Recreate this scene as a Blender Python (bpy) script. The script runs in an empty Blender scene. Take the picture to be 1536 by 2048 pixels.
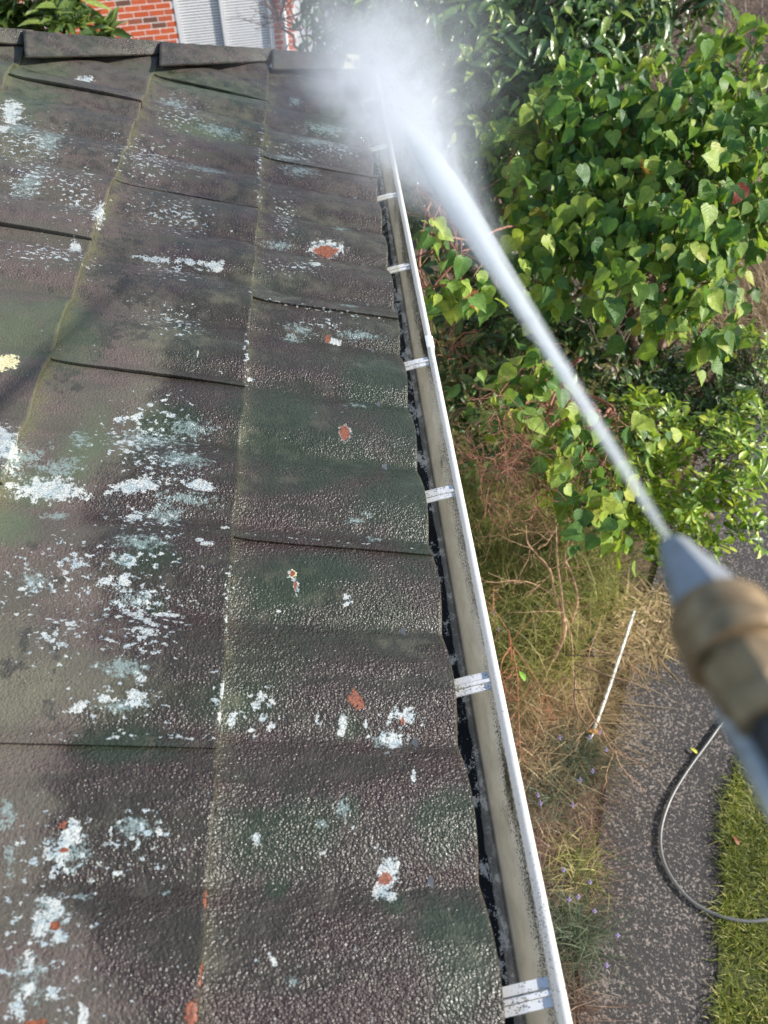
import bpy, math, random
import numpy as np
from mathutils import Vector, Matrix
random.seed(7); rng = np.random.default_rng(7)
sc = bpy.context.scene; COL = sc.collection
H = 3.48                       # camera height above the path
# ------------------------------------------------------------------ camera, light, exposure
cam = bpy.data.cameras.new('camera'); camo = bpy.data.objects.new('camera', cam); COL.objects.link(camo); sc.camera = camo
Rm = Matrix([[0.997122, 0.056522, -0.050529], [-0.075815, 0.743435, -0.664498], [6e-06, 0.666416, 0.74558]])
camo.matrix_world = Matrix.Translation((0, 0, H)) @ Rm.to_4x4()
cam.sensor_fit = 'VERTICAL'; cam.sensor_height = 24.0; cam.sensor_width = 18.0; cam.lens = 24.0*1490/2048
cam.clip_start = 0.02; cam.clip_end = 400
cam.dof.use_dof = True; cam.dof.focus_distance = 1.6; cam.dof.aperture_fstop = 3.1
SUN = Vector((0.88, -0.09, 0.465)).normalized()
W = bpy.data.worlds.new('World'); sc.world = W; W.use_nodes = True
wn = W.node_tree; wn.nodes.clear()
sky = wn.nodes.new('ShaderNodeTexSky'); sky.sky_type = 'NISHITA'; sky.sun_disc = False
sky.sun_elevation = math.asin(SUN.z); sky.sun_rotation = math.atan2(SUN.x, SUN.y)
bg = wn.nodes.new('ShaderNodeBackground'); bg.inputs['Strength'].default_value = 0.15
wo = wn.nodes.new('ShaderNodeOutputWorld')
wn.links.new(sky.outputs[0], bg.inputs[0]); wn.links.new(bg.outputs[0], wo.inputs[0])
sl = bpy.data.lights.new('sun', 'SUN'); sl.energy = 4.2; sl.angle = math.radians(0.53); sl.color = (1, 0.95, 0.87)
slo = bpy.data.objects.new('sun', sl); COL.objects.link(slo)
slo.rotation_euler = SUN.to_track_quat('Z', 'Y').to_euler(); slo.location = SUN*20
sc.view_settings.view_transform = 'Standard'; sc.view_settings.look = 'None'
sc.view_settings.gamma = 1; sc.view_settings.use_curve_mapping = False
sc.view_settings.exposure = 0.7
sc.cycles.volume_bounces = 3; sc.cycles.max_bounces = 8; sc.cycles.transparent_max_bounces = 12
sc.cycles.volume_step_rate = 1.0
# ------------------------------------------------------------------ node helpers
class NT:
    def __init__(s, name, disp=None):
        s.m = bpy.data.materials.new(name); s.m.use_nodes = True; s.t = s.m.node_tree; s.t.nodes.clear()
        s.out = s.t.nodes.new('ShaderNodeOutputMaterial')
    def n(s, typ, **kw):
        x = s.t.nodes.new('ShaderNode'+typ)
        for k, v in kw.items(): setattr(x, k, v)
        return x
    def put(s, sock, v):
        if v is None: return
        if isinstance(v, bpy.types.NodeSocket): s.t.links.new(v, sock)
        elif isinstance(v, (tuple, list)): sock.default_value = (*v, 1)[:4] if len(sock.default_value) == 4 else v
        else: sock.default_value = v
    def math(s, op, a, b=None, c=None, clamp=False):
        x = s.n('Math', operation=op, use_clamp=clamp)
        s.put(x.inputs[0], a); s.put(x.inputs[1], b); s.put(x.inputs[2], c); return x.outputs[0]
    def pos(s): return s.n('NewGeometry').outputs['Position']
    def map(s, v, scale=(1, 1, 1), rot=(0, 0, 0)):
        x = s.n('Mapping'); s.put(x.inputs['Vector'], v); x.inputs['Scale'].default_value = scale; x.inputs['Rotation'].default_value = rot; return x.outputs[0]
    def noise(s, v, scale, detail=3, rough=0.55, dist=0):
        x = s.n('TexNoise'); s.put(x.inputs['Vector'], v); s.put(x.inputs['Scale'], scale); s.put(x.inputs['Detail'], detail)
        s.put(x.inputs['Roughness'], rough); s.put(x.inputs['Distortion'], dist); return x.outputs[0]
    def vor(s, v, scale, feature='F1', out='Distance', rand=1):
        x = s.n('TexVoronoi', feature=feature); s.put(x.inputs['Vector'], v); s.put(x.inputs['Scale'], scale)
        s.put(x.inputs['Randomness'], rand); return x.outputs[out]
    def sep(s, v):
        x = s.n('SeparateXYZ'); s.put(x.inputs[0], v); return x.outputs
    def comb(s, a, b, c):
        x = s.n('CombineXYZ'); s.put(x.inputs[0], a); s.put(x.inputs[1], b); s.put(x.inputs[2], c); return x.outputs[0]
    def step(s, v, lo, hi, a=0., b=1.):
        x = s.n('MapRange'); x.interpolation_type = 'SMOOTHSTEP'; x.clamp = True
        s.put(x.inputs[0], v); s.put(x.inputs[1], lo); s.put(x.inputs[2], hi); s.put(x.inputs[3], a); s.put(x.inputs[4], b); return x.outputs[0]
    def mix(s, f, a, b, mode='MIX'):
        x = s.n('Mix', data_type='RGBA', blend_type=mode)
        s.put(x.inputs[0], f); s.put(x.inputs[6], a); s.put(x.inputs[7], b); return x.outputs[2]
    def ramp(s, v, stops, interp='LINEAR'):
        x = s.n('ValToRGB'); x.color_ramp.interpolation = interp; e = x.color_ramp.elements
        e[0].position, e[0].color = stops[0][0], (*stops[0][1], 1); e[1].position, e[1].color = stops[-1][0], (*stops[-1][1], 1)
        for p, c in stops[1:-1]:
            q = e.new(p); q.color = (*c, 1)
        s.put(x.inputs[0], v); return x.outputs[0]
    def attr(s, name):
        x = s.n('Attribute', attribute_name=name); return x
    def bump(s, h, dist, strength=1.0, normal=None):
        x = s.n('Bump'); s.put(x.inputs['Height'], h); s.put(x.inputs['Distance'], dist); s.put(x.inputs['Strength'], strength); s.put(x.inputs['Normal'], normal); return x.outputs[0]
    def bsdf(s, col, rough=0.6, bump=None, metal=0, spec=0.5, coat=None, coatr=None):
        x = s.n('BsdfPrincipled'); s.put(x.inputs['Base Color'], col); s.put(x.inputs['Roughness'], rough)
        s.put(x.inputs['Metallic'], metal); s.put(x.inputs['Specular IOR Level'], spec); s.put(x.inputs['Normal'], bump)
        if coat is not None: s.put(x.inputs['Coat Weight'], coat)
        if coatr is not None: s.put(x.inputs['Coat Roughness'], coatr)
        return x.outputs[0]
    def surf(s, sh): s.t.links.new(sh, s.out.inputs['Surface']); return s.m
    def vol(s, sh): s.t.links.new(sh, s.out.inputs['Volume']); return s.m
def simple(name, col, rough=0.6, metal=0, nscale=None, var=0.25, bump=0.0, spec=0.5):
    t = NT(name); p = t.pos(); c = col; b = None
    if nscale:
        nz = t.noise(p, nscale, 4)
        c = t.mix(t.step(nz, 0.3, 0.7), tuple(x*(1-var) for x in col), tuple(min(1, x*(1+var)) for x in col))
        if bump: b = t.bump(nz, bump)
    return t.surf(t.bsdf(c, rough, b, metal, spec))
# ------------------------------------------------------------------ object helpers
def mesh(name, V, F, smooth=True, attrs=None, uv=None):
    V = np.asarray(V, dtype=np.float32); me = bpy.data.meshes.new(name)
    if isinstance(F, np.ndarray):
        k = F.shape[1]; me.vertices.add(len(V)); me.vertices.foreach_set('co', V.ravel())
        me.loops.add(F.size); me.loops.foreach_set('vertex_index', F.astype(np.int32).ravel())
        me.polygons.add(len(F)); me.polygons.foreach_set('loop_start', np.arange(0, F.size, k, dtype=np.int32))
        me.update(calc_edges=True)
    else:
        me.from_pydata([tuple(map(float, v)) for v in V], [], F)
    if smooth: me.polygons.foreach_set('use_smooth', np.ones(len(me.polygons), dtype=bool))
    for k, a in (attrs or {}).items():
        at = me.color_attributes.new(k, 'FLOAT_COLOR', 'POINT'); at.data.foreach_set('color', np.asarray(a, dtype=np.float32).ravel())
    if uv is not None:
        u = me.uv_layers.new(name='UVMap'); idx = np.zeros(len(me.loops), dtype=np.int32); me.loops.foreach_get('vertex_index', idx)
        u.data.foreach_set('uv', np.asarray(uv, dtype=np.float32)[idx].ravel())
    me.update(); return me
def link(name, me, mat=None, parent=None, label=None, cat=None, group=None, kind=None):
    o = bpy.data.objects.new(name, me); COL.objects.link(o)
    if mat is not None and me is not None and not me.materials: me.materials.append(mat)
    if parent is not None:
        o.parent = parent; l = parent
        T = Matrix.Identity(4)
        while l is not None: T = Matrix.Translation(l.location) @ T if l.parent is None else T; l = l.parent
        o.matrix_parent_inverse = T.inverted() if parent.parent is None else Matrix.Identity(4)
    for k, v in (('label', label), ('category', cat), ('group', group), ('kind', kind)):
        if v: o[k] = v
    return o
def thing(name, loc, label, cat, group=None):
    o = link(name, None, None, None, label, cat, group); o.location = loc; return o
class MB:
    def __init__(s): s.V = []; s.F = []; s.n = 0
    def add(s, V, F):
        V = np.asarray(V, dtype=float); s.V.append(V); s.F += [tuple(i+s.n for i in f) for f in F]; s.n += len(V); return s
    def box(s, c, size, rot=None):
        x, y, z = [a/2 for a in size]
        V = np.array([(-x,-y,-z),(x,-y,-z),(x,y,-z),(-x,y,-z),(-x,-y,z),(x,-y,z),(x,y,z),(-x,y,z)])
        if rot is not None: V = V @ np.array(rot).T
        return s.add(V+np.array(c), [(0,3,2,1),(4,5,6,7),(0,1,5,4),(1,2,6,5),(2,3,7,6),(3,0,4,7)])
    def hexa(s, P8): return s.add(P8, [(0,3,2,1),(4,5,6,7),(0,1,5,4),(1,2,6,5),(2,3,7,6),(3,0,4,7)])
    def tube(s, pts, rad, k=7, cap=True):
        pts = np.asarray(pts, dtype=float); n = len(pts); rad = np.broadcast_to(np.asarray(rad, dtype=float), (n,))
        T = np.gradient(pts, axis=0); T /= np.linalg.norm(T, axis=1)[:, None]+1e-9
        a = np.array((0, 0, 1.)) if abs(T[0][2]) < 0.9 else np.array((1., 0, 0)); V = []
        u = np.cross(T[0], a); u /= np.linalg.norm(u)
        for i in range(n):
            u = u-T[i]*(u@T[i]); u /= np.linalg.norm(u)+1e-9; w = np.cross(T[i], u)
            for j in range(k):
                q = 2*math.pi*j/k; V.append(pts[i]+rad[i]*(math.cos(q)*u+math.sin(q)*w))
        F = [(i*k+j, i*k+(j+1)%k, (i+1)*k+(j+1)%k, (i+1)*k+j) for i in range(n-1) for j in range(k)]
        if cap: F += [tuple(range(k-1, -1, -1)), tuple((n-1)*k+j for j in range(k))]
        return s.add(V, F)
    def mesh(s, name, smooth=False): return mesh(name, np.concatenate(s.V), s.F, smooth)
def autosmooth(me, deg=40):
    me.polygons.foreach_set('use_smooth', np.ones(len(me.polygons), dtype=bool))
    try: me.set_sharp_from_angle(angle=math.radians(deg))
    except Exception: pass
    return me
def bevel(o, w, seg=2):
    m = o.modifiers.new('bevel', 'BEVEL'); m.width = w; m.segments = seg; m.limit_method = 'ANGLE'; return o
def spline(pts, n=24):
    P = np.asarray(pts, dtype=float); Q = np.vstack([2*P[0]-P[1], P, 2*P[-1]-P[-2]]); out = []
    for i in range(1, len(Q)-2):
        for t in np.linspace(0, 1, n, endpoint=False):
            a, b, c, d = Q[i-1], Q[i], Q[i+1], Q[i+2]
            out.append(0.5*((2*b)+(-a+c)*t+(2*a-5*b+4*c-d)*t*t+(-a+3*b-3*c+d)*t**3))
    out.append(P[-1]); return np.array(out)
# cheap value noise for geometry
_vn = rng.random((64, 64))
def vnoise(x, y):
    x = np.asarray(x, float); y = np.asarray(y, float); xi = np.floor(x).astype(int); yi = np.floor(y).astype(int)
    fx = x-xi; fy = y-yi; fx = fx*fx*(3-2*fx); fy = fy*fy*(3-2*fy); g = lambda a, b: _vn[a % 64, b % 64]
    return (g(xi, yi)*(1-fx)+g(xi+1, yi)*fx)*(1-fy)+(g(xi, yi+1)*(1-fx)+g(xi+1, yi+1)*fx)*fy
# ------------------------------------------------------------------ ground, path, lawn
def drop(x, y):
    a = np.clip((y-5.5)/5.5, 0, 1); a = a*a*(3-2*a); b = np.clip((4.5-x)/3.5, 0, 1); b = b*b*(3-2*b); return -2.2*a*b
def sheet(xs, ys, z0, amp=0.0, fr=3.0):
    X, Y = np.meshgrid(xs, ys, indexing='ij'); Z = z0+drop(X, Y)+amp*(vnoise(X*fr, Y*fr)-0.5)
    V = np.stack([X, Y, Z], -1).reshape(-1, 3); a, b = X.shape
    i = (np.arange(a-1)[:, None]*b+np.arange(b-1)[None]).ravel()
    return V, np.stack([i, i+b, i+b+1, i+1], 1)
t = NT('bare_soil'); p = t.pos()
n1 = t.noise(p, 1.3, 4); n2 = t.noise(p, 45, 5, 0.7); n3 = t.noise(p, 9, 4, 0.6)
c = t.ramp(n2, [(0.3, (0.045, 0.028, 0.016)), (0.5, (0.15, 0.095, 0.055)), (0.72, (0.38, 0.26, 0.15))])
c = t.mix(t.step(n3, 0.42, 0.6), c, t.ramp(n2, [(0.3, (0.03, 0.024, 0.014)), (0.7, (0.13, 0.1, 0.055))]))
soil = t.surf(t.bsdf(c, 0.95, t.bump(n2, 0.02)))
xs = np.concatenate([np.linspace(-80, -6, 12), np.linspace(-5, 14, 96), np.linspace(16, 80, 12)])
ys = np.concatenate([np.linspace(-60, -4, 10), np.linspace(-3, 18, 106), np.linspace(20, 120, 14)])
V, F = sheet(xs, ys, -0.012, 0.02, 2.2)
link('ground', mesh('ground', V, F), soil, kind='structure')
t = NT('chip_asphalt'); p = t.pos()
v = t.n('TexVoronoi', feature='F1'); t.put(v.inputs['Vector'], p); v.inputs['Scale'].default_value = 105
rc = t.sep(v.outputs['Color'])[0]; big = t.noise(p, 2.6, 3); dust = t.step(big, 0.42, 0.68)
fine = t.noise(p, 260, 3, 0.7)
wn_ = t.noise(p, 88, 2, 0.6)
thr = t.math('SUBTRACT', 0.57, t.math('MULTIPLY', dust, 0.055))
chip = t.step(t.math('ADD', wn_, t.math('MULTIPLY', t.math('SUBTRACT', fine, 0.5), 0.22)), thr, t.math('ADD', thr, 0.05))
base = t.ramp(fine, [(0.3, (0.014, 0.0125, 0.012)), (0.7, (0.075, 0.068, 0.064))])
chipc = t.mix(t.sep(v.outputs['Color'])[1], (0.17, 0.145, 0.128), (0.35, 0.295, 0.255))
c = t.mix(chip, base, chipc)
asph = t.surf(t.bsdf(c, 0.8, t.bump(t.math('ADD', t.math('MULTIPLY', t.math('SUBTRACT', 1, v.outputs['Distance']), 0.6), fine), 0.006)))
def poly_sheet(name, left, right, z, mat, n=60, m=14, wob=0.02):
    L = spline(left, 16); Rr = spline(right, 16)
    L = L[np.linspace(0, len(L)-1, n).astype(int)]; Rr = Rr[np.linspace(0, len(Rr)-1, n).astype(int)]
    k = np.linspace(0, 1, m)[None, :, None]; P = L[:, None]*(1-k)+Rr[:, None]*k
    P = P+wob*(vnoise(P[..., 0]*9, P[..., 1]*9)-0.5)[..., None]
    Z = z+drop(P[..., 0], P[..., 1])+0.006*(vnoise(P[..., 0]*4, P[..., 1]*4)-.5)
    V = np.dstack([P, Z]).reshape(-1, 3); i = (np.arange(n-1)[:, None]*m+np.arange(m-1)[None]).ravel()
    return link(name, mesh(name, V, np.stack([i, i+1, i+m+1, i+m], 1)), mat, kind='structure')
PL = [(0.2,-2.6),(0.5,-0.8),(0.78,0.38),(0.98,0.9),(1.2,1.4),(1.42,1.85),(1.9,2.7),(2.8,4.1),(4.0,6.0),(6.6,9.6)]
PR = [(0.72,-2.4),(1.05,-0.6),(1.34,0.36),(1.56,0.86),(1.75,1.25),(2.35,1.95),(3.2,2.9),(4.3,4.1),(5.9,5.9),(9.0,9.0)]
poly_sheet('path', PL, PR, 0.006, asph)
t = NT('turf_soil'); p = t.pos(); n2 = t.noise(p, 60, 4, 0.7)
turf = t.surf(t.bsdf(t.ramp(n2, [(0.3, (0.035, 0.045, 0.012)), (0.7, (0.14, 0.15, 0.04))]), 0.95, t.bump(n2, 0.01)))
PR2 = [(a+0.0, b) for a, b in PR]
LR = [(7.5,-4.5),(8,-2),(8,0.2),(8,1),(8,1.6),(8,2.1),(8,2.8),(8.5,3.6),(9,5),(12,8)]
poly_sheet('lawn', [(a-0.01, b+.01) for a, b in PR], LR, 0.014, turf, m=30)
# ------------------------------------------------------------------ blades and leaves (numpy)
def blades(n, pts, length, width, lean, up=1.0, segs=3, curl=0.6, dirs=None):
    """n grass blades as triangle strips; returns V, F(tri)"""
    p = np.asarray(pts)[:, :3]; L = length*(0.55+0.9*rng.random(n)); a = rng.random(n)*2*np.pi
    d = np.stack([np.cos(a), np.sin(a), 0*a], 1) if dirs is None else dirs
    s = np.cross(d, [0, 0, 1.]); w = width*(0.6+0.8*rng.random(n)); le = lean*(0.3+1.1*rng.random(n))
    rows = []
    for i in range(segs+1):
        t_ = i/segs; h = np.sin(np.clip(t_*(1-curl*0.4*le), 0, 1)*1.3)/0.96*up*(1-0.45*np.clip(le, 0, 1.6)*t_)
        c = p+np.stack([d[:, 0]*le*t_**1.6*L, d[:, 1]*le*t_**1.6*L, h*L], 1)
        ww = (w*(1-t_)**0.7)[:, None]*s*0.5
        rows += [c-ww, c+ww] if i < segs else [c]
    V = np.stack(rows, 1); k = V.shape[1]; f = []
    for i in range(segs-1): b = 2*i; f += [(b, b+1, b+3), (b, b+3, b+2)]
    b = 2*(segs-1); f += [(b, b+1, b+2)]
    F = (np.arange(n)[:, None, None]*k+np.array(f)[None]).reshape(-1, 3)
    return V.reshape(-1, 3), F
def rndcol(t):
    a = t.n('ObjectInfo').outputs['Random']; b = t.n('NewGeometry').outputs['Random Per Island']
    return t.math('FRACT', t.math('ADD', a, b))
def blade_mat(name, stops, rough=0.5, trans=0.35):
    t = NT(name); c = t.ramp(rndcol(t), stops); big = t.noise(t.pos(), 3, 2)
    c = t.mix(t.step(big, 0.3, 0.7), c, t.mix(0.5, c, stops[0][1]))
    sh = t.bsdf(c, rough, spec=0.3); tr = t.n('BsdfTranslucent'); t.put(tr.inputs[0], c)
    m = t.n('MixShader'); m.inputs[0].default_value = trans; t.t.links.new(sh, m.inputs[1]); t.t.links.new(tr.outputs[0], m.inputs[2])
    return t.surf(m.outputs[0])
M_lawn = blade_mat('lawn_blades', [(0, (0.07, 0.10, 0.012)), (0.4, (0.18, 0.23, 0.03)), (0.75, (0.34, 0.36, 0.06)), (1, (0.55, 0.48, 0.18))])
M_tall = blade_mat('tall_grass', [(0, (0.06, 0.10, 0.015)), (0.35, (0.24, 0.29, 0.06)), (0.65, (0.5, 0.47, 0.15)), (1, (0.75, 0.62, 0.3))])
M_straw = blade_mat('dry_straw', [(0, (0.12, 0.085, 0.04)), (0.5, (0.42, 0.29, 0.14)), (1, (0.8, 0.62, 0.36))], trans=0.2)
M_lav = blade_mat('lavender_green', [(0, (0.05, 0.07, 0.035)), (0.6, (0.13, 0.17, 0.1)), (1, (0.26, 0.3, 0.2))])
M_brown = blade_mat('dead_stems', [(0, (0.05, 0.03, 0.022)), (0.5, (0.2, 0.115, 0.08)), (0.85, (0.38, 0.25, 0.17)), (1, (0.6, 0.44, 0.3))], trans=0.1)
def in_poly(pts, poly):
    x, y = pts[:, 0], pts[:, 1]; ins = np.zeros(len(pts), bool); P = np.asarray(poly)
    for i in range(len(P)):
        x1, y1 = P[i]; x2, y2 = P[i-1]
        c = ((y1 > y) != (y2 > y)) & (x < (x2-x1)*(y-y1)/(y2-y1+1e-12)+x1); ins ^= c
    return ins
def scatter(n, poly, z=0.0):
    P = np.asarray(poly); lo, hi = P.min(0), P.max(0); out = np.zeros((0, 2))
    while len(out) < n:
        q = lo+(hi-lo)*rng.random((n*2, 2)); out = np.vstack([out, q[in_poly(q, P)]])
    out = out[:n]; return np.column_stack([out, z+drop(out[:, 0], out[:, 1])])
def grass(name, n, poly, L, w, lean, mat, label, cat='grass', z=0.005, thin=None, **kw):
    p = scatter(n, poly, z)
    if thin: p = p[vnoise(p[:, 0]*thin[0], p[:, 1]*thin[0]) > thin[1]*rng.random(len(p))+thin[2]]
    V, F = blades(len(p), p, L, w, lean, **kw)
    return link(name, mesh(name, V, F), mat, label=label, cat=cat, kind='stuff')
# lawn edge polygon from the path edge
e = [(a, b) for a, b in PR]
LP = [(1.2,-0.3),(1.31,0.3),(1.54,0.84),(1.72,1.2),(2.1,1.6),(2.7,1.6),(2.7,-0.3)]
grass('lawn_grass', 30000, LP, 0.045, 0.0045, 1.0, M_lawn, 'short patchy green and yellow lawn at the lower right beside the path', z=0.012, thin=(6, .5, .1))
grass('lawn_grass', 14000, [(2.7,-3),(2.7,2.4),(4.6,3.6),(7,3.5),(7,-3)], 0.05, 0.009, 1.0, M_lawn, 'short lawn further out beyond the path edge', z=0.012, segs=2)
EP = spline(PR, 16); EP = EP[(EP[:, 1] > 0.1) & (EP[:, 1] < 1.5)]
q_ = EP[rng.integers(0, len(EP), 2200)]+np.column_stack([rng.normal(0.01, 0.018, 2200), rng.normal(0, .01, 2200)]); q_ = q_[vnoise(q_[:, 0]*23, q_[:, 1]*23) > 0.45]
V, F = blades(len(q_), np.column_stack([q_, 0*q_[:, 0]+.006]), 0.05, 0.005, 1.3)
link('edge_grass', mesh('edge_grass', V, F), M_lawn, label='ragged grass tufts creeping over the edge of the path', cat='grass', kind='stuff')
# ------------------------------------------------------------------ leaves
def leafmesh(kind):
    if kind == 'heart':
        T = [(-0.07,.2),(0.02,.37),(.16,.47),(.34,.46),(.54,.35),(.74,.2),(.9,.07),(1.02,0.0)]; fold, curl = 0.22, 0.16
    elif kind == 'oval':
        T = [(0,.02),(.14,.11),(.32,.165),(.52,.17),(.72,.12),(.88,.055),(1,0)]; fold, curl = 0.35, 0.35
    elif kind == 'spat':
        T = [(0,.02),(.3,.05),(.55,.12),(.78,.17),(.93,.12),(1,0)]; fold, curl = 0.25, 0.2
    else:
        T = [(0,.01),(.2,.04),(.5,.05),(.8,.035),(1,0)]; fold, curl = 0.3, 0.25
    V, F, U = [], [], []
    for y, w in T:
        yc = max(y, 0) if kind == 'heart' and y < 0.03 else y
        if kind == 'heart' and y < 0.03: yc = 0.0
        for sx in (-1, -.5, 0, .5, 1):
            yy = y if sx else yc
            if abs(sx) == .5 and kind == 'heart' and y < 0: yy = y*0.9
            V.append((sx*w, yy, fold*abs(sx)*w-curl*yy*yy+0.03*math.sin(9*yy+3*sx)*w)); U.append((0.5+sx*w, yy))
    for i in range(len(T)-1):
        for j in range(4):
            a = i*5+j; F.append((a, a+1, a+6, a+5))
    return np.array(V), F, np.array(U)
LEAF = {k: leafmesh(k) for k in ('heart', 'oval', 'spat', 'thin')}
def warp(V, k):          # the same outline curled, folded and twisted differently
    V = V.copy(); x, y, z = V.T; r_ = np.random.default_rng(k)
    f, c, tw, wv, nb = r_.uniform(-.25, .35), r_.uniform(-.15, .35), r_.uniform(-.5, .5), r_.uniform(.01, .06), r_.uniform(.82, 1.12)
    z = z+f*np.abs(x)-c*y*y+wv*np.sin(7*y+5*x*r_.uniform(-1, 1)+k); x = x*nb+r_.uniform(-.12, .12)*y*y; a = tw*y
    return np.stack([x*np.cos(a)-z*np.sin(a)*.6, y, z*np.cos(a)+x*np.sin(a)*.6], 1)
def leaf_mat(name, stops, rough=0.35, trans=0.3, veins=7, vein=1.35, spec=0.5):
    t = NT(name); r = rndcol(t); c = t.ramp(r, stops)
    uv = t.n('UVMap').outputs[0]; u, v, _ = t.sep(uv); au = t.math('ABSOLUTE', t.math('SUBTRACT', u, 0.5))
    mid = t.step(au, 0.022, 0.008)
    sv = t.math('FRACT', t.math('MULTIPLY', t.math('SUBTRACT', v, t.math('MULTIPLY', au, 0.75)), veins))
    side = t.step(t.math('ABSOLUTE', t.math('SUBTRACT', sv, 0.5)), 0.09, 0.03)
    vm = t.math('MAXIMUM', mid, t.math('MULTIPLY', side, 0.45))
    c2 = t.mix(1.0, c, (vein, vein, vein*0.95), 'MULTIPLY'); c = t.mix(vm, c, c2)
    nz = t.noise(t.pos(), 60, 3); c = t.mix(t.step(nz, 0.35, 0.7), c, t.mix(1.0, c, (0.72, 0.78, 0.7), 'MULTIPLY'))
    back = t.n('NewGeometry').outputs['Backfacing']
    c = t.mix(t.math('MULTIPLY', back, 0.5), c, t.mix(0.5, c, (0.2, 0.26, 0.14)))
    b = t.bump(t.math('ADD', t.math('MULTIPLY', side, -0.5), t.math('MULTIPLY', nz, 0.6)), 0.004)
    sh = t.bsdf(c, rough, b, spec=spec)
    tr = t.n('BsdfTranslucent'); t.put(tr.inputs[0], t.mix(1.0, c, (1.25, 1.35, 0.55), 'MULTIPLY'))
    m = t.n('MixShader'); m.inputs[0].default_value = trans; t.t.links.new(sh, m.inputs[1]); t.t.links.new(tr.outputs[0], m.inputs[2])
    return t.surf(m.outputs[0])
M_heart = leaf_mat('heart_leaf', [(0, (0.06, 0.14, 0.045)), (0.3, (0.13, 0.25, 0.06)), (0.6, (0.26, 0.38, 0.075)), (0.93, (0.42, 0.5, 0.09)), (0.995, (0.42, 0.42, 0.08)), (0.997, (0.22, 0.015, 0.02)), (1, (0.28, 0.02, 0.025))], trans=0.33, spec=0.3, rough=0.45)
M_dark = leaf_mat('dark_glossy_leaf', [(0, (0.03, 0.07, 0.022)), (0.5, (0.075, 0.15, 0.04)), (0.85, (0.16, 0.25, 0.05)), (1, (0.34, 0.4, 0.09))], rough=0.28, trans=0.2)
M_ros = leaf_mat('rosette_leaf', [(0, (0.08, 0.16, 0.02)), (0.4, (0.2, 0.32, 0.03)), (0.8, (0.38, 0.5, 0.05)), (1, (0.58, 0.6, 0.07))], rough=0.35, trans=0.3, veins=4)
M_mag = leaf_mat('broad_leaf', [(0, (0.05, 0.09, 0.02)), (0.5, (0.12, 0.18, 0.04)), (1, (0.3, 0.36, 0.1))], rough=0.3, trans=0.2)
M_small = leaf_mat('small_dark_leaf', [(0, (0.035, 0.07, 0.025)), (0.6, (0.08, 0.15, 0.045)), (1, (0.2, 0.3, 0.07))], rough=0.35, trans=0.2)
M_bark = simple('bark', (0.17, 0.11, 0.075), 0.9, nscale=60, var=0.5, bump=0.004)
M_twig = simple('red_twig', (0.24, 0.11, 0.07), 0.7, nscale=50, var=0.45)
M_pale = simple('pale_dead_wood', (0.4, 0.25, 0.15), 0.85, nscale=50, var=0.4)
CAMP = np.array([0, 0, H])
def frames(D, Nn):
    D = D/np.linalg.norm(D, axis=1)[:, None]; Nn = Nn-(Nn*D).sum(1)[:, None]*D; Nn /= np.linalg.norm(Nn, axis=1)[:, None]+1e-9
    return np.stack([np.cross(D, Nn), D, Nn], 2)      # columns x, y, z
def put_leaves(root, kind, mat, P, D, Nn, S_, maxobj=300, name='leaf', far='distant_leaves'):
    Rr = frames(D, Nn); V0, F0, U0 = LEAF[kind]; NV = 5; VV = [V0]+[warp(V0, k_) for k_ in range(1, NV)]; mes = []
    for k_ in range(NV):
        me = bpy.data.meshes.get(kind+mat.name+str(k_))
        if me is None:
            me = mesh(kind+mat.name+str(k_), VV[k_], F0, True, uv=U0); me.materials.append(mat)
        mes.append(me)
    wh_ = rng.integers(0, NV, len(P))
    v = P-CAMP; zc = v@np.array(Rm.col[2])*-1; xc = v@np.array(Rm.col[0]); yc = v@np.array(Rm.col[1])
    vis = (zc > 0.1) & (np.abs(xc/zc) < 0.53) & (np.abs(yc/zc) < 0.70)
    score = np.where(vis, S_/np.maximum(zc, 0.1)**2, 0); order = np.argsort(-score)
    a, b = order[:maxobj], order[maxobj:]; root_i = Matrix.Translation(-root.location)
    for i in a:
        o = bpy.data.objects.new(name, mes[wh_[i]]); COL.objects.link(o); o.parent = root; o.matrix_parent_inverse = root_i
        m = Matrix(Rr[i].tolist()).to_4x4()
        o.matrix_basis = Matrix.Translation(P[i]) @ m @ Matrix.Scale(S_[i], 4)
    if len(b):
        V = np.einsum('nij,nkj->nki', Rr[b], np.array(VV)[wh_[b]])*S_[b][:, None, None]+P[b][:, None]
        k = len(V0); F = (np.arange(len(b))[:, None, None]*k+np.array(F0)[None]).reshape(-1, 4)
        o = link(far, mesh(far, V.reshape(-1, 3), F, uv=np.tile(U0, (len(b), 1))), mat, root); o['kind'] = 'stuff'
def unit(v): return v/(np.linalg.norm(v, axis=-1, keepdims=True)+1e-9)
def bough(a, b, sag=0.1, n=7, wob=0.04):
    a = np.array(a, float); b = np.array(b, float); t_ = np.linspace(0, 1, n)[:, None]
    p = a*(1-t_)+b*t_; L = np.linalg.norm(b-a); p[:, 2] += sag*L*np.sin(np.pi*t_[:, 0])
    p[1:-1] += rng.normal(0, wob*L, (n-2, 3)); return p
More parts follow.
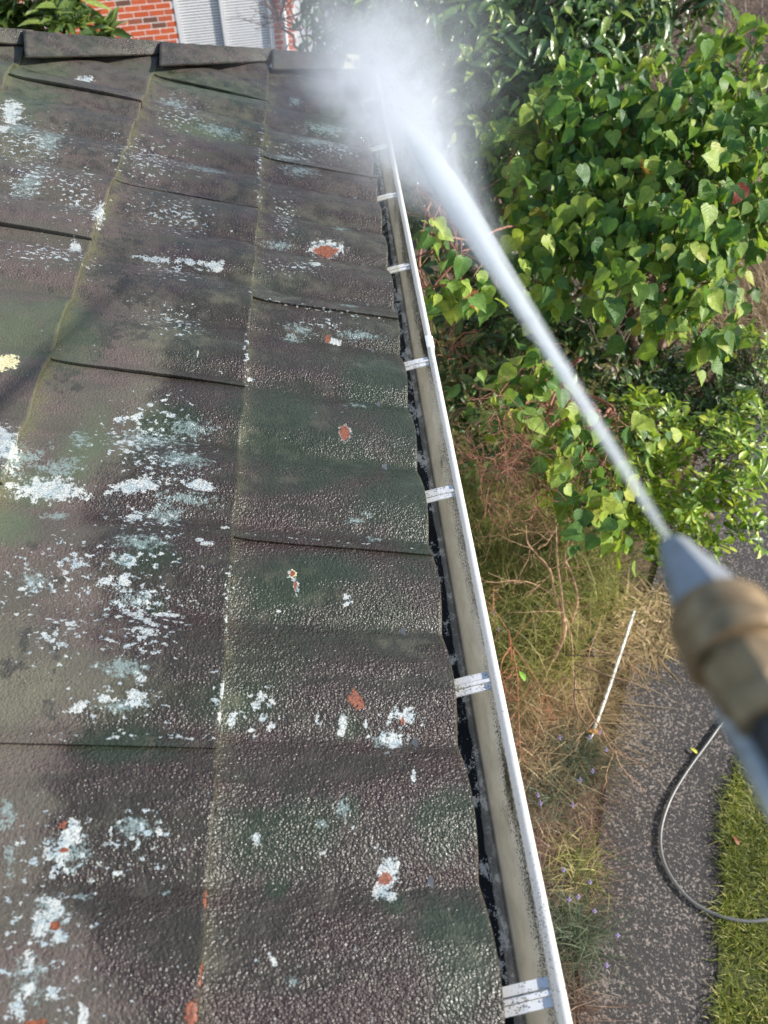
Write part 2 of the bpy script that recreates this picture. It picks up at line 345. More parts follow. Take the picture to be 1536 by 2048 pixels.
def plant(name, label, cat, base, blobs, leaf, mat, nodes, per, size, spread, hang=0.7, trunk_r=0.03, group=None, bark=None, face=(0.3, -0.5, 0.8), maxobj=300, top=0.35, twigr=0.0028, side=0.5):
    """trunk > boughs to each blob > twigs to nodes on the blob's upper/outer shell > leaves round each node"""
    base = np.array(base, float); root = thing(name, tuple(base), label, cat, group); bark = bark or M_bark
    tw = MB(); first = True; PP, DD, NN = [], [], []
    vol = np.array([b[1][0]*b[1][1] for b in blobs]); cnt = np.maximum(3, (nodes*vol/vol.sum())).astype(int)
    cen = np.mean([b[0] for b in blobs], axis=0); fork = base+(cen-base)*0.35+np.array([0, 0, 0.1])
    link('trunk', MB().tube(spline(bough(base-[0, 0, .05], fork, 0, 5)), np.linspace(trunk_r, trunk_r*0.7, 97), 9).mesh('trunk', True), bark, root)
    for (c, r), k in zip(blobs, cnt):
        c = np.array(c, float); r = np.array(r, float)
        bp = spline(bough(fork, c, 0.12), 4); link('branch', MB().tube(bp, np.linspace(trunk_r*0.6, twigr*1.5, len(bp)), 7).mesh('branch', True), bark, root)
        q = unit(rng.normal(size=(k, 3))); q[:, 2] = np.where(rng.random(k) < top, np.abs(q[:, 2]), q[:, 2]); rad = (0.35+0.65*rng.random(k)**0.5)[:, None]
        nd = c+q*rad*r
        for j in range(k):
            st = bp[rng.integers(len(bp)//2, len(bp))]; pl = bough(st, nd[j], 0.1, 5, 0.05)
            tw.tube(pl, np.linspace(twigr, twigr*0.5, 5), 4, False)
            m = rng.integers(max(2, per-2), per+3); out = unit(nd[j]-c)
            off = rng.normal(0, spread, (m, 3)); lp = nd[j]+off
            a = rng.random(m)*2*np.pi
            rad_d = np.stack([np.cos(a), np.sin(a), 0.3*rng.normal(size=m)], 1)
            if hang >= 0:
                d = rad_d*side+out*0.3+np.array([0, -0.1, -hang])+rng.normal(0, 0.26, (m, 3))
                nn = np.array(face)+rad_d*0.35+out*0.4+rng.normal(0, 0.28, (m, 3))
            else:      # rosette: leaves radiate from the twig tip
                ax = unit(out*0.5+np.array([0, 0, 1.])+rng.normal(0, 0.25, 3)); e1 = unit(np.cross(ax, [1, .3, 0])); e2 = np.cross(ax, e1)
                ring = np.cos(a)[:, None]*e1+np.sin(a)[:, None]*e2; tilt = (0.35+0.6*rng.random(m))[:, None]
                d = ring+ax*tilt; nn = ax-ring*tilt*0.8; lp = nd[j]+ring*0.004+rng.normal(0, spread*0.3, (m, 3))
            PP.append(lp); DD.append(d); NN.append(nn)
    o = link('twigs', tw.mesh('twigs', True), bark, root); o['kind'] = 'stuff'
    P_, D_, N_ = map(np.concatenate, (PP, DD, NN)); S_ = size*(0.42+0.95*rng.random(len(P_))**1.1)
    put_leaves(root, leaf, mat, P_, D_, N_, S_, maxobj)
    return root
# ------------------------------------------------------------------ the tiled roof
TH = math.radians(15.0056); DS = np.array([math.cos(TH), 0, -math.sin(TH)]); NR = np.array([math.sin(TH), 0, math.cos(TH)])
def rp(s, y, h=0.0):
    s, y, h = np.broadcast_arrays(np.asarray(s, float), np.asarray(y, float), np.asarray(h, float))
    return np.stack([(h-1)*NR[0]+s*DS[0], y, H+(h-1)*NR[2]+s*DS[2]], -1)
WHITE = [(-0.248,0.922,0.0622,0.0232,-3.08),(-0.107,0.944,0.0488,0.0156,-2.85),(-0.005,0.959,0.0351,0.0137,3.01),(-0.338,1.000,0.0562,0.0237,1.96),(-0.643,2.342,0.0673,0.0275,1.73),(-0.634,2.212,0.0317,0.0188,1.62),(-0.031,1.723,0.0289,0.0164,-2.98),(-0.091,1.724,0.0400,0.0094,3.11),(-0.173,1.713,0.0528,0.0092,-3.03),(-0.327,1.858,0.0679,0.0139,1.66),(-0.512,2.694,0.0303,0.0214,-2.21),(0.304,0.303,0.0242,0.0154,1.26),(0.298,0.279,0.0162,0.0108,-3.08),(0.258,1.925,0.0532,0.0340,-2.72),(0.268,1.506,0.0202,0.0127,2.79),(0.279,1.163,0.0240,0.0133,1.56),(0.171,0.780,0.0143,0.0080,1.76),(0.178,0.758,0.0142,0.0061,1.74),(0.250,0.516,0.0171,0.0068,1.44),(0.353,0.529,0.0157,0.0137,-3.09),(0.331,0.532,0.0119,0.0039,-2.72),(0.313,0.503,0.0130,0.0077,1.41),(0.331,0.490,0.0143,0.0109,-2.88),(0.118,0.537,0.0073,0.0066,1.49),(0.145,0.510,0.0073,0.0063,-2.99),(0.125,0.554,0.0073,0.0045,1.86),(0.142,0.544,0.0092,0.0039,2.24),(0.152,0.535,0.0082,0.0016,-3.08),(0.114,0.502,0.0064,0.0031,2.81),(0.212,0.524,0.0065,0.0030,1.53),(0.213,0.514,0.0053,0.0047,-2.79),(0.287,0.518,0.0090,0.0031,1.49),(0.265,0.746,0.0076,0.0068,1.41),(0.271,0.740,0.0068,0.0043,2.56),(0.263,0.731,0.0070,0.0031,-3.00),(0.150,0.712,0.0053,0.0028,-2.56),(0.148,0.679,0.0040,0.0028,-2.96),(0.219,0.683,0.0034,0.0028,-2.74),(0.225,1.822,0.0191,0.0126,-2.85),(0.127,0.345,0.0076,0.0071,1.77),(0.132,0.203,0.0059,0.0051,2.93),(0.144,0.212,0.0050,0.0034,2.18),(0.152,0.202,0.0076,0.0039,2.12),(0.250,0.211,0.0065,0.0025,1.41),(0.349,0.430,0.0136,0.0037,1.36),(0.383,0.420,0.0067,0.0030,1.40),(0.086,0.516,0.0140,0.0064,1.40),(0.066,0.551,0.0146,0.0036,1.64),(0.068,0.511,0.0170,0.0028,1.64),(0.079,1.310,0.0099,0.0050,-2.80),(0.062,0.726,0.0198,0.0024,1.63),(0.067,0.683,0.0113,0.0023,1.63),(0.204,0.348,0.0020,0.0019,-2.84),(0.217,0.349,0.0027,0.0019,-3.09),(0.209,0.332,0.0046,0.0026,2.68),(0.217,0.328,0.0033,0.0019,-3.12),(0.244,0.372,0.0068,0.0021,1.43),(0.257,0.359,0.0042,0.0020,-3.11),(0.289,0.336,0.0052,0.0028,1.46),(-0.104,0.883,0.0164,0.0112,2.97),(-0.163,1.120,0.0126,0.0085,-2.85),(-0.133,1.130,0.0192,0.0081,-2.60),(-0.114,1.161,0.0094,0.0059,-2.84),(-0.069,1.141,0.0112,0.0073,3.06),(-0.088,1.179,0.0077,0.0045,-2.84),(-0.166,1.022,0.0117,0.0042,1.72),(-0.153,1.054,0.0092,0.0057,2.35),(-0.136,1.028,0.0146,0.0074,2.74),(-0.134,1.056,0.0102,0.0081,2.15),(-0.102,0.734,0.0163,0.0068,-2.90),(-0.082,0.686,0.0260,0.0053,2.81),(-0.055,0.670,0.0190,0.0067,2.60),(-0.031,0.687,0.0254,0.0056,3.14),(-0.055,0.647,0.0154,0.0075,2.66),(-0.058,0.722,0.0090,0.0039,-3.03),(-0.127,0.735,0.0118,0.0077,-2.74),(-0.099,0.746,0.0105,0.0059,-3.03),(-0.162,0.655,0.0119,0.0065,2.72),(-0.191,0.626,0.0130,0.0055,2.34),(-0.127,0.519,0.0150,0.0061,-2.65),(-0.097,0.532,0.0121,0.0067,2.94),(-0.051,0.539,0.0165,0.0092,2.96),(-0.048,0.563,0.0073,0.0061,1.85),(-0.220,0.666,0.0061,0.0035,-3.09),(-0.241,0.667,0.0060,0.0035,-3.10),(-0.179,0.478,0.0061,0.0021,-3.11),(-0.048,0.479,0.0091,0.0029,-3.10),(0.010,0.483,0.0074,0.0033,2.13),(-0.053,0.525,0.0093,0.0061,-3.14),(-0.025,0.329,0.0030,0.0017,1.78),(-0.115,0.331,0.0182,0.0135,-2.89),(-0.101,0.349,0.0154,0.0081,1.66),(-0.088,0.322,0.0075,0.0063,2.36),(-0.109,0.262,0.0165,0.0113,1.98),(-0.119,0.246,0.0158,0.0071,1.84),(-0.092,0.231,0.0120,0.0087,2.85),(-0.120,0.202,0.0144,0.0056,2.01),(-0.121,0.165,0.0123,0.0090,2.19),(-0.054,0.154,0.0097,0.0046,1.60),(0.007,0.311,0.0074,0.0056,2.17),(-0.019,0.353,0.0076,0.0053,2.71),(-0.055,0.349,0.0074,0.0029,1.75),(-0.053,0.300,0.0046,0.0022,1.78),(-0.042,0.303,0.0103,0.0028,3.13),(0.002,0.347,0.0086,0.0036,1.71),(-0.106,0.358,0.0063,0.0045,1.95),(-0.113,0.183,0.0055,0.0042,2.56),(-0.380,2.044,0.0149,0.0083,-2.78),(-0.350,1.686,0.0314,0.0159,1.73),(0.015,1.307,0.0091,0.0031,2.52),(0.051,0.875,0.0086,0.0057,-2.92),(0.023,0.825,0.0116,0.0065,-2.97),(0.010,0.831,0.0083,0.0055,-2.95),(-0.040,1.345,0.0122,0.0031,1.65)]
PALE = [(-0.424,1.408,0.0018,0.0009,1.77),(-0.227,0.865,0.0227,0.0132,-3.00),(-0.235,0.729,0.0313,0.0208,-3.09),(-0.222,1.050,0.0365,0.0205,1.82),(-0.240,0.969,0.0445,0.0265,-2.67),(-0.103,1.076,0.0804,0.0413,-3.06),(-0.055,0.893,0.0456,0.0324,-3.11),(-0.042,1.020,0.0622,0.0342,3.12),(-0.024,0.928,0.0684,0.0169,3.11),(-0.078,0.817,0.0590,0.0277,-3.00),(-0.103,0.776,0.0228,0.0204,-3.07),(-0.077,0.577,0.0409,0.0204,-3.09),(-0.322,0.978,0.0601,0.0274,1.95),(-0.291,0.984,0.0464,0.0209,-2.09),(-0.506,1.949,0.1095,0.0376,-1.77),(-0.515,2.191,0.1122,0.0476,-1.49),(-0.597,2.245,0.0843,0.0481,1.62),(0.142,2.462,0.0749,0.0582,-2.62),(0.182,2.373,0.0698,0.0366,-3.04),(0.128,1.909,0.0550,0.0212,-2.89),(0.182,1.526,0.0469,0.0169,3.10),(0.170,1.492,0.0349,0.0204,-3.08),(0.311,1.271,0.0317,0.0137,-3.01),(0.309,1.648,0.0317,0.0135,-2.93),(0.307,2.051,0.0367,0.0232,-2.79),(0.168,2.952,0.0414,0.0260,1.32),(0.321,0.889,0.0248,0.0086,-3.11),(0.320,0.496,0.0284,0.0174,-3.01),(0.214,0.363,0.0096,0.0079,-3.04),(0.243,0.384,0.0179,0.0153,1.34),(0.290,0.926,0.0212,0.0101,-3.07),(0.251,2.623,0.1039,0.0494,-2.90),(0.289,2.752,0.1263,0.0441,-2.92),(-0.230,2.681,0.0772,0.0587,-2.97),(-0.075,2.530,0.0913,0.0394,3.12),(-0.096,2.225,0.0833,0.0262,-3.11),(0.328,1.530,0.0622,0.0170,-3.05),(-0.103,0.328,0.0352,0.0280,2.78),(-0.110,0.251,0.0325,0.0228,2.01),(-0.114,0.188,0.0347,0.0237,2.04),(-0.077,0.278,0.0155,0.0054,3.11),(0.016,0.280,0.0171,0.0046,-2.98),(-0.029,0.353,0.0361,0.0183,3.11),(0.174,0.179,0.0129,0.0090,3.08),(-0.182,0.368,0.0248,0.0108,1.86),(-0.168,0.322,0.0291,0.0084,1.83),(-0.066,0.523,0.0397,0.0137,-3.09),(0.315,0.941,0.0154,0.0078,3.11),(-0.034,1.120,0.0561,0.0261,-3.14),(-0.079,0.710,0.0443,0.0171,-3.03)]
CLUST = [(-0.103,1.076,0.1032,0.0848,1.62),(-0.076,1.001,0.0826,0.0578,-3.08),(-0.076,0.867,0.0736,0.0613,2.95),(-0.080,0.779,0.0695,0.0357,3.14),(-0.069,0.692,0.0809,0.0699,-3.11),(-0.061,0.638,0.0643,0.0526,-3.13),(-0.080,0.529,0.0594,0.0345,-3.12),(-0.180,0.635,0.0607,0.0399,1.85),(-0.190,2.600,0.1421,0.0831,1.53),(-0.252,2.241,0.1304,0.1210,1.65),(-0.149,1.926,0.1119,0.0806,3.12),(-0.123,1.683,0.0692,0.0679,-2.63),(-0.111,1.473,0.0678,0.0637,1.67),(-0.076,1.445,0.0498,0.0317,1.52),(-0.512,1.975,0.1159,0.0741,1.43),(-0.401,1.620,0.0926,0.0629,-3.08),(-0.555,2.168,0.1260,0.0817,1.52),(-0.394,1.921,0.1558,0.0467,1.73),(0.166,2.475,0.0894,0.0758,1.04),(0.319,2.601,0.0932,0.0766,-2.35),(0.139,2.057,0.1197,0.0352,1.54),(0.169,1.795,0.0792,0.0449,-2.94),(0.242,1.545,0.0605,0.0300,-3.08),(0.122,0.526,0.0318,0.0290,1.48),(0.334,0.514,0.0348,0.0299,0.87),(-0.033,0.341,0.0538,0.0359,3.05),(-0.116,0.322,0.0533,0.0433,2.64),(-0.115,0.241,0.0497,0.0386,2.24),(-0.097,0.178,0.0564,0.0317,2.99),(-0.239,0.719,0.0569,0.0408,1.90),(-0.175,0.757,0.0596,0.0505,1.90),(0.057,0.530,0.0945,0.0071,1.57),(0.064,0.706,0.0872,0.0063,1.59),(0.065,1.374,0.1086,0.0065,1.62),(0.060,2.308,0.2759,0.0120,1.59),(-0.078,0.477,0.1472,0.0043,-3.13),(0.236,0.873,0.1739,0.0060,-3.13),(0.231,1.606,0.1833,0.0090,3.10),(-0.020,0.480,0.0989,0.0036,-3.13)]
RUST = [(0.258,1.917,0.0311,0.0207,-2.68),(0.254,1.509,0.0108,0.0069,1.27),(0.278,1.163,0.0193,0.0101,1.60),(0.171,0.784,0.0065,0.0051,1.37),(0.177,0.760,0.0121,0.0035,1.77),(0.270,0.552,0.0122,0.0096,2.76),(0.277,0.542,0.0076,0.0060,2.91),(0.343,0.521,0.0075,0.0032,1.44),(0.300,0.297,0.0096,0.0067,-3.06),(0.065,0.271,0.0122,0.0030,1.51),(0.060,0.152,0.0120,0.0071,1.55),(0.068,0.192,0.0147,0.0028,1.50),(-0.103,0.150,0.0167,0.0036,-3.07),(-0.114,0.356,0.0086,0.0036,3.12),(-0.110,0.328,0.0068,0.0023,3.13),(-0.100,0.244,0.0067,0.0053,2.67),(0.268,0.567,0.0044,0.0038,1.08)]
GREEN = [(0.187,0.363,0.0472,0.0392,-3.07),(0.141,0.349,0.0522,0.0381,-3.14),(0.174,0.363,0.0274,0.0161,1.57),(0.254,0.384,0.0206,0.0141,1.46),(0.310,0.264,0.0158,0.0143,0.96),(0.155,0.288,0.0151,0.0117,3.11),(0.408,0.982,0.1462,0.0630,1.51),(0.421,1.205,0.1781,0.0696,1.51),(0.140,1.174,0.1269,0.0899,1.36),(0.232,1.089,0.1276,0.0835,-2.76),(0.365,1.346,0.1151,0.0679,1.30),(0.147,0.746,0.0756,0.0407,-2.98),(0.085,0.532,0.0430,0.0318,-3.07),(0.393,0.366,0.0470,0.0395,-2.62),(0.390,0.206,0.0620,0.0396,1.32),(0.361,0.234,0.0350,0.0265,1.27),(0.260,0.510,0.0211,0.0166,1.34),(-0.073,0.780,0.0463,0.0247,-3.01),(-0.043,0.699,0.0179,0.0132,-3.05),(-0.068,0.802,0.0314,0.0210,-3.00),(-0.630,2.447,0.1209,0.0811,-1.87),(-0.659,2.637,0.1294,0.0678,-2.29),(-0.104,2.512,0.1204,0.0466,3.12),(-0.310,1.371,0.1140,0.0610,-1.31),(-0.383,1.313,0.0989,0.0539,1.77),(-0.276,0.914,0.0456,0.0345,-3.02),(-0.287,0.833,0.0428,0.0356,1.99),(-0.209,1.026,0.0858,0.0352,-1.67),(0.357,0.973,0.0724,0.0520,-2.85),(-0.166,2.864,0.1963,0.0934,-3.13),(0.348,2.879,0.1753,0.0914,-2.05),(0.216,0.796,0.0713,0.0324,-2.98),(-0.072,1.126,0.0566,0.0426,-2.77),(-0.057,0.464,0.0575,0.0283,-3.13)]
CREAM = [(-0.384,1.218,0.0258,0.0205,1.75),(0.406,3.463,0.0410,0.0237,1.24),(0.390,3.378,0.0349,0.0237,1.00),(0.358,3.474,0.0341,0.0197,1.26),(0.366,3.303,0.0288,0.0201,-2.34),(0.172,0.783,0.0086,0.0060,1.46),(0.104,0.259,0.0028,0.0024,1.80),(0.303,3.280,0.0467,0.0150,-2.61)]
BLOT = [(-0.179,0.614,0.0461,0.0093,1.74),(-0.215,0.599,0.0489,0.0077,1.73),(-0.249,0.794,0.0105,0.0097,2.41),(-0.201,0.724,0.0218,0.0201,2.55),(-0.265,0.919,0.0070,0.0053,1.83),(-0.033,0.705,0.0166,0.0152,-3.05),(-0.229,0.573,0.0177,0.0099,1.88),(-0.165,0.516,0.0226,0.0111,1.82),(-0.367,1.505,0.0116,0.0079,1.65),(-0.222,2.005,0.1174,0.0840,1.89),(-0.259,1.676,0.1327,0.0553,1.61),(-0.188,1.570,0.0858,0.0728,2.05),(-0.239,1.357,0.0524,0.0385,1.58),(-0.187,1.410,0.0572,0.0482,1.17),(-0.439,2.307,0.2001,0.0786,1.68),(-0.370,2.386,0.1740,0.0415,1.70),(-0.451,2.615,0.0900,0.0765,2.66),(-0.311,2.175,0.1235,0.0392,1.68),(-0.290,1.224,0.0462,0.0268,1.73),(-0.256,1.187,0.0152,0.0140,1.30),(-0.146,0.901,0.0692,0.0240,1.73)]
# broad dry/wet boundary s_b(y): lighter dry paint up-slope, dark wet paint down-slope
WB = np.array([(-0.003,0.144),(-0.044,0.215),(-0.126,0.289),(-0.133,0.407),(-0.137,0.454),(-0.084,0.553),(-0.104,0.661),(-0.151,0.790),(-0.176,0.885),(-0.129,1.070),(-0.093,1.228),(-0.127,1.429),(-0.140,1.631),(-0.124,1.937),(-0.118,2.316),(-0.181,2.670)])
def field(s, y, items, warp=0.0):
    f = np.zeros_like(s)
    for (cs, cy_, a, b, an) in items:
        ds_, dy_ = s-cs, y-cy_; m = (abs(ds_) < 2.2*a) & (abs(dy_) < 2.2*a)
        if not m.any(): continue
        u = ds_[m]*math.cos(an)+dy_[m]*math.sin(an); v = -ds_[m]*math.sin(an)+dy_[m]*math.cos(an)
        f[m] = np.maximum(f[m], np.clip(1-0.5*np.sqrt((u/a)**2+(v/b)**2), 0, 1))
    return f
def roof_attrs(s, y, t_, jd):
    A = np.zeros((len(s), 4)); B = A.copy(); C = A.copy()
    A[:, 0] = field(s, y, WHITE); A[:, 1] = field(s, y, RUST); A[:, 2] = field(s, y, CLUST)*1.0; A[:, 3] = 1
    o = np.argsort(WB[:, 1]); sb = np.interp(y, WB[o, 1], WB[o, 0])
    w = np.clip((s-sb)/0.11+0.5, 0, 1); fy = np.clip((y-1.3)/1.0, 0, 1); B[:, 0] = (w*w*(3-2*w))*(1-fy)+fy*(0.32+0.33*np.clip((s+0.1)/0.25, 0, 1))
    B[:, 1] = field(s, y, GREEN); B[:, 2] = field(s, y, PALE); B[:, 3] = 1
    C[:, 0] = t_; C[:, 1] = field(s, y, BLOT); C[:, 2] = field(s, y, CREAM); C[:, 3] = 1
    return {'markA': A, 'markB': B, 'markC': C}
t = NT('stone_chip_paint'); p = t.pos()
sA = t.n('SeparateColor'); t.put(sA.inputs[0], t.attr('markA').outputs['Color']); sB = t.n('SeparateColor'); t.put(sB.inputs[0], t.attr('markB').outputs['Color']); sC = t.n('SeparateColor'); t.put(sC.inputs[0], t.attr('markC').outputs['Color'])
aW, aR, aC = sA.outputs; aWet, aG, aP = sB.outputs; aT, aB, aCr = sC.outputs
n2 = t.noise(p, 2.2, 4); n6 = t.noise(t.map(p, (1, 3.2, 1)), 5, 4, 0.6); n20 = t.noise(p, 26, 5, 0.62); n70 = t.noise(p, 75, 5, 0.65); n250 = t.noise(p, 300, 3, 0.7)
nf = t.noise(t.map(p, (1, 1.3, 1), (0, 0, .3)), 82, 4, 0.6); c20 = t.math('SUBTRACT', n20, 0.5); c70 = t.math('SUBTRACT', n70, 0.5); c250 = t.math('SUBTRACT', n250, 0.5)
wet = t.step(t.math('ADD', aWet, t.math('ADD', t.math('MULTIPLY', c20, 1.8), t.math('MULTIPLY', t.math('SUBTRACT', n6, .5), 1.3))), 0.0, 1.0)
dryc = t.mix(t.step(n6, 0.38, 0.62), (0.082, 0.075, 0.062), (0.108, 0.085, 0.075)); dryc = t.mix(t.step(n2, 0.5, 0.65), dryc, (0.115, 0.11, 0.08))
wetc = t.mix(t.step(n6, 0.36, 0.64), (0.032, 0.029, 0.022), (0.043, 0.030, 0.027)); wetc = t.mix(t.step(n2, 0.52, 0.68), wetc, (0.030, 0.034, 0.022))
c = t.mix(wet, dryc, wetc)
blot = t.step(t.math('ADD', t.math('MULTIPLY', t.step(aB, 0, .7), 0.215), t.math('ADD', t.math('MULTIPLY', c20, 0.7), t.math('MULTIPLY', c70, 0.75))), 0.19, 0.25)
blot = t.math('MULTIPLY', blot, t.math('SUBTRACT', 0.85, t.math('MULTIPLY', wet, 0.5)))
solidb = t.step(t.math('ADD', aB, t.math('MULTIPLY', c70, 0.8)), 0.62, 0.75)
c = t.mix(t.math('MULTIPLY', blot, 0.8), c, (0.04, 0.04, 0.035))
c = t.mix(t.math('MULTIPLY', solidb, 0.35), c, (0.045, 0.045, 0.04))
g = t.step(t.math('ADD', aG, t.math('MULTIPLY', c20, 0.9)), 0.2, 0.75)
c = t.mix(t.math('MULTIPLY', g, 0.75), c, t.mix(wet, (0.085, 0.105, 0.065), (0.024, 0.036, 0.021)))
olive = t.math('MAXIMUM', t.step(t.math('ADD', aT, t.math('MULTIPLY', c20, 0.25)), 0.10, 0.01), t.math('MULTIPLY', t.step(aT, 0.985, 1.0), 0.6))
c = t.mix(t.math('MULTIPLY', olive, t.math('SUBTRACT', 0.8, t.math('MULTIPLY', wet, 0.6))), c, t.mix(n70, (0.055, 0.062, 0.03), (0.13, 0.13, 0.07)))
c = t.mix(t.step(n250, 0.62, 0.72), c, t.mix(1.0, c, (1.7, 1.65, 1.6), 'MULTIPLY'))
c = t.mix(t.step(n250, 0.42, 0.3), c, t.mix(1.0, c, (0.55, 0.55, 0.55), 'MULTIPLY'))
cr_ = t.math('ADD', t.math('MULTIPLY', c70, 1.6), t.math('MULTIPLY', c250, 0.4))
pale = t.math('MULTIPLY', t.step(t.math('ADD', aP, t.math('ADD', t.math('MULTIPLY', t.math('SUBTRACT', nf, .5), 1.7), t.math('MULTIPLY', c250, 1.3))), 0.62, 0.86), 0.62)
c = t.mix(pale, c, (0.22, 0.29, 0.28))
fl = t.math('ADD', nf, t.math('ADD', t.math('MULTIPLY', c250, 0.25), t.math('MULTIPLY', aC, 0.2)))
flk = t.step(fl, 0.725, 0.735)
tiny = t.step(t.math('ADD', t.noise(p, 140, 2, .5), t.math('MULTIPLY', t.math('SUBTRACT', n6, .5), .2)), 0.76, 0.775)
wh = t.step(t.math('ADD', aW, cr_), 0.54, 0.57)
white = t.math('MAXIMUM', t.math('MAXIMUM', wh, flk), t.math('MULTIPLY', tiny, .8))
hole = t.step(t.noise(p, 420, 2, .6), 0.5, 0.42)
wcol = t.mix(t.step(n70, .4, .6), (0.31, 0.38, 0.405), (0.46, 0.48, 0.46))
c = t.mix(t.math('MULTIPLY', white, t.math('SUBTRACT', 0.97, t.math('MULTIPLY', hole, 0.6))), c, wcol)
crm = t.step(t.math('ADD', aCr, t.math('MULTIPLY', cr_, 0.8)), 0.44, 0.5)
c = t.mix(crm, c, t.mix(t.step(n250, .4, .6), (0.42, 0.36, 0.17), (0.72, 0.68, 0.42)))
rs = t.step(t.math('ADD', aR, t.math('MULTIPLY', cr_, 0.7)), 0.46, 0.52)
c = t.mix(rs, c, t.mix(t.step(n250, .38, .62), (0.11, 0.036, 0.022), (0.25, 0.085, 0.045)))
mark = t.math('MAXIMUM', t.math('MAXIMUM', white, rs), crm)
v1 = t.vor(p, 290); v2 = t.noise(p, 190, 2, .5); hgt = t.math('ADD', t.math('MULTIPLY', t.math('SUBTRACT', 1, v1), 1.15), t.math('MULTIPLY', v2, 2.2))
hgt = t.math('ADD', hgt, t.math('MULTIPLY', n20, 1.6))
hgt = t.math('MULTIPLY', hgt, t.math('SUBTRACT', 1, t.math('MULTIPLY', mark, 0.65)))
hgt = t.math('ADD', hgt, t.math('MULTIPLY', white, 0.35))
bm = t.bump(t.math('MULTIPLY', hgt, t.step(n6, 0.35, 0.62, 0.5, 1.1)), 0.00145, t.math('SUBTRACT', t.math('ADD', 0.6, t.math('MULTIPLY', wet, 0.4)), t.math('MULTIPLY', g, 0.25)))
rough = t.math('ADD', t.math('SUBTRACT', 0.62, t.math('MULTIPLY', wet, 0.31)), t.math('MULTIPLY', mark, 0.25))
spec = t.math('ADD', 0.22, t.math('MULTIPLY', wet, 0.16))
M_tile = t.surf(t.bsdf(c, rough, bm, spec=spec, coat=None))
HL = (np.array((-0.774,2.760))[:2], np.array((0.442,3.564))[:2])       # hip line on the roof plane
def hipy(s): return HL[0][1]+(s-HL[0][0])*(HL[1][1]-HL[0][1])/(HL[1][0]-HL[0][0])
house = thing('tiled_house', (-0.3, 0, 0), 'house with a dark wet stone-chip metal tile roof, flaking paint and a white gutter', 'house')
def und(y): return 0.031*(np.sin(np.pi*(y-0.292)/0.2)**2+0.015)**0.37-0.031
def tile(s0, s1, y0, y1, idx, lift=0.0):
    near = s1 > -0.5 and y0 < 1.9
    ns = 66 if near else 46; ny = 132 if near else 90
    ts = np.linspace(0, 1, ns); prof = [(s0-0.012+(s1-s0+0.012)*a, a, 0.0) for a in ts]
    prof += [(s1+0.0018, 1.0, -0.002), (s1+0.0022, 1.0, -0.008), (s1+0.0012, 1.0, -0.016), (s1-0.001, 1.0, -0.026)]
    ty = np.linspace(0, 1, ny); e0 = y0-0.014
    S_, T_ = np.array([q[0] for q in prof])[:, None], np.array([q[1] for q in prof])[:, None]; Dn = np.array([q[2] for q in prof])[:, None]
    y1c = np.minimum(y1, hipy(S_)+0.01); Y = e0+(y1c-e0)*ty[None]; S2 = S_+0*Y
    if (y1c <= e0+0.01).all(): return None
    base = -0.024+0.023*T_+0.008*np.exp(-((S_-s0).clip(0))/0.025)
    h = base+und(Y)*(0.55+0.45*T_)+Dn+0.0009*(vnoise(S2*45+idx*3, Y*45)-0.5)+0.0016*(vnoise(S2*14+9, Y*14+idx)-0.5)
    d = Y-e0; h = h+0.006*np.exp(-d/0.05)+lift*np.exp(-d/0.09)*np.sin(np.pi*np.clip(T_, 0, 1))**0.8
    h = np.where(d < 1e-6, h-0.0065, h); Y = np.where((ty[None] > 0) & (ty[None] < 1.5/ny), e0+0.0008, Y)
    h[:, 0] -= 0.004
    S2 = S2+0.0025*(vnoise(Y*7+idx*5, S2*0+3)-0.5)*T_**4
    # notch at the lower near corner
    V = rp(S2, Y, h).reshape(-1, 3); a, b = h.shape; i = (np.arange(a-1)[:, None]*b+np.arange(b-1)[None]).ravel()
    at = roof_attrs(S2.ravel(), Y.ravel(), (T_+0*Y).ravel(), d.ravel())
    me = mesh('roof_tile', V, np.stack([i, i+b, i+b+1, i+1], 1), True, at)
    try: me.set_sharp_from_angle(angle=math.radians(50))
    except Exception: pass
    o = link('roof_tile', me, M_tile, house); m = o.modifiers.new('thickness', 'SOLIDIFY'); m.thickness = 0.0012; m.offset = -1
    return o
courses = [(0.066, 0.432, [-0.74, 0.07, 0.868, 1.622, 2.42, 3.22]), (-0.320, 0.066, [-1.1, -0.32, 0.477, 1.278, 2.077, 2.885, 3.7]),
           (-0.706, -0.320, [-0.66, 0.12, 0.925, 1.735, 2.58, 3.4]), (-1.092, -0.706, [-0.98, -0.18, 0.62, 1.42, 2.22, 3.0]), (-1.478, -1.092, [-0.6, 0.2, 1.0, 1.8, 2.6])]
k = 0
for s0, s1, ys_ in courses:
    for a, b in zip(ys_[:-1], ys_[1:]):
        lf = {1.278: 0.006, 1.735: 0.005, 2.885: 0.006, 2.58: 0.007}.get(a, 0.001)
        tile(s0, s1, a, b, k, lf); k += 1
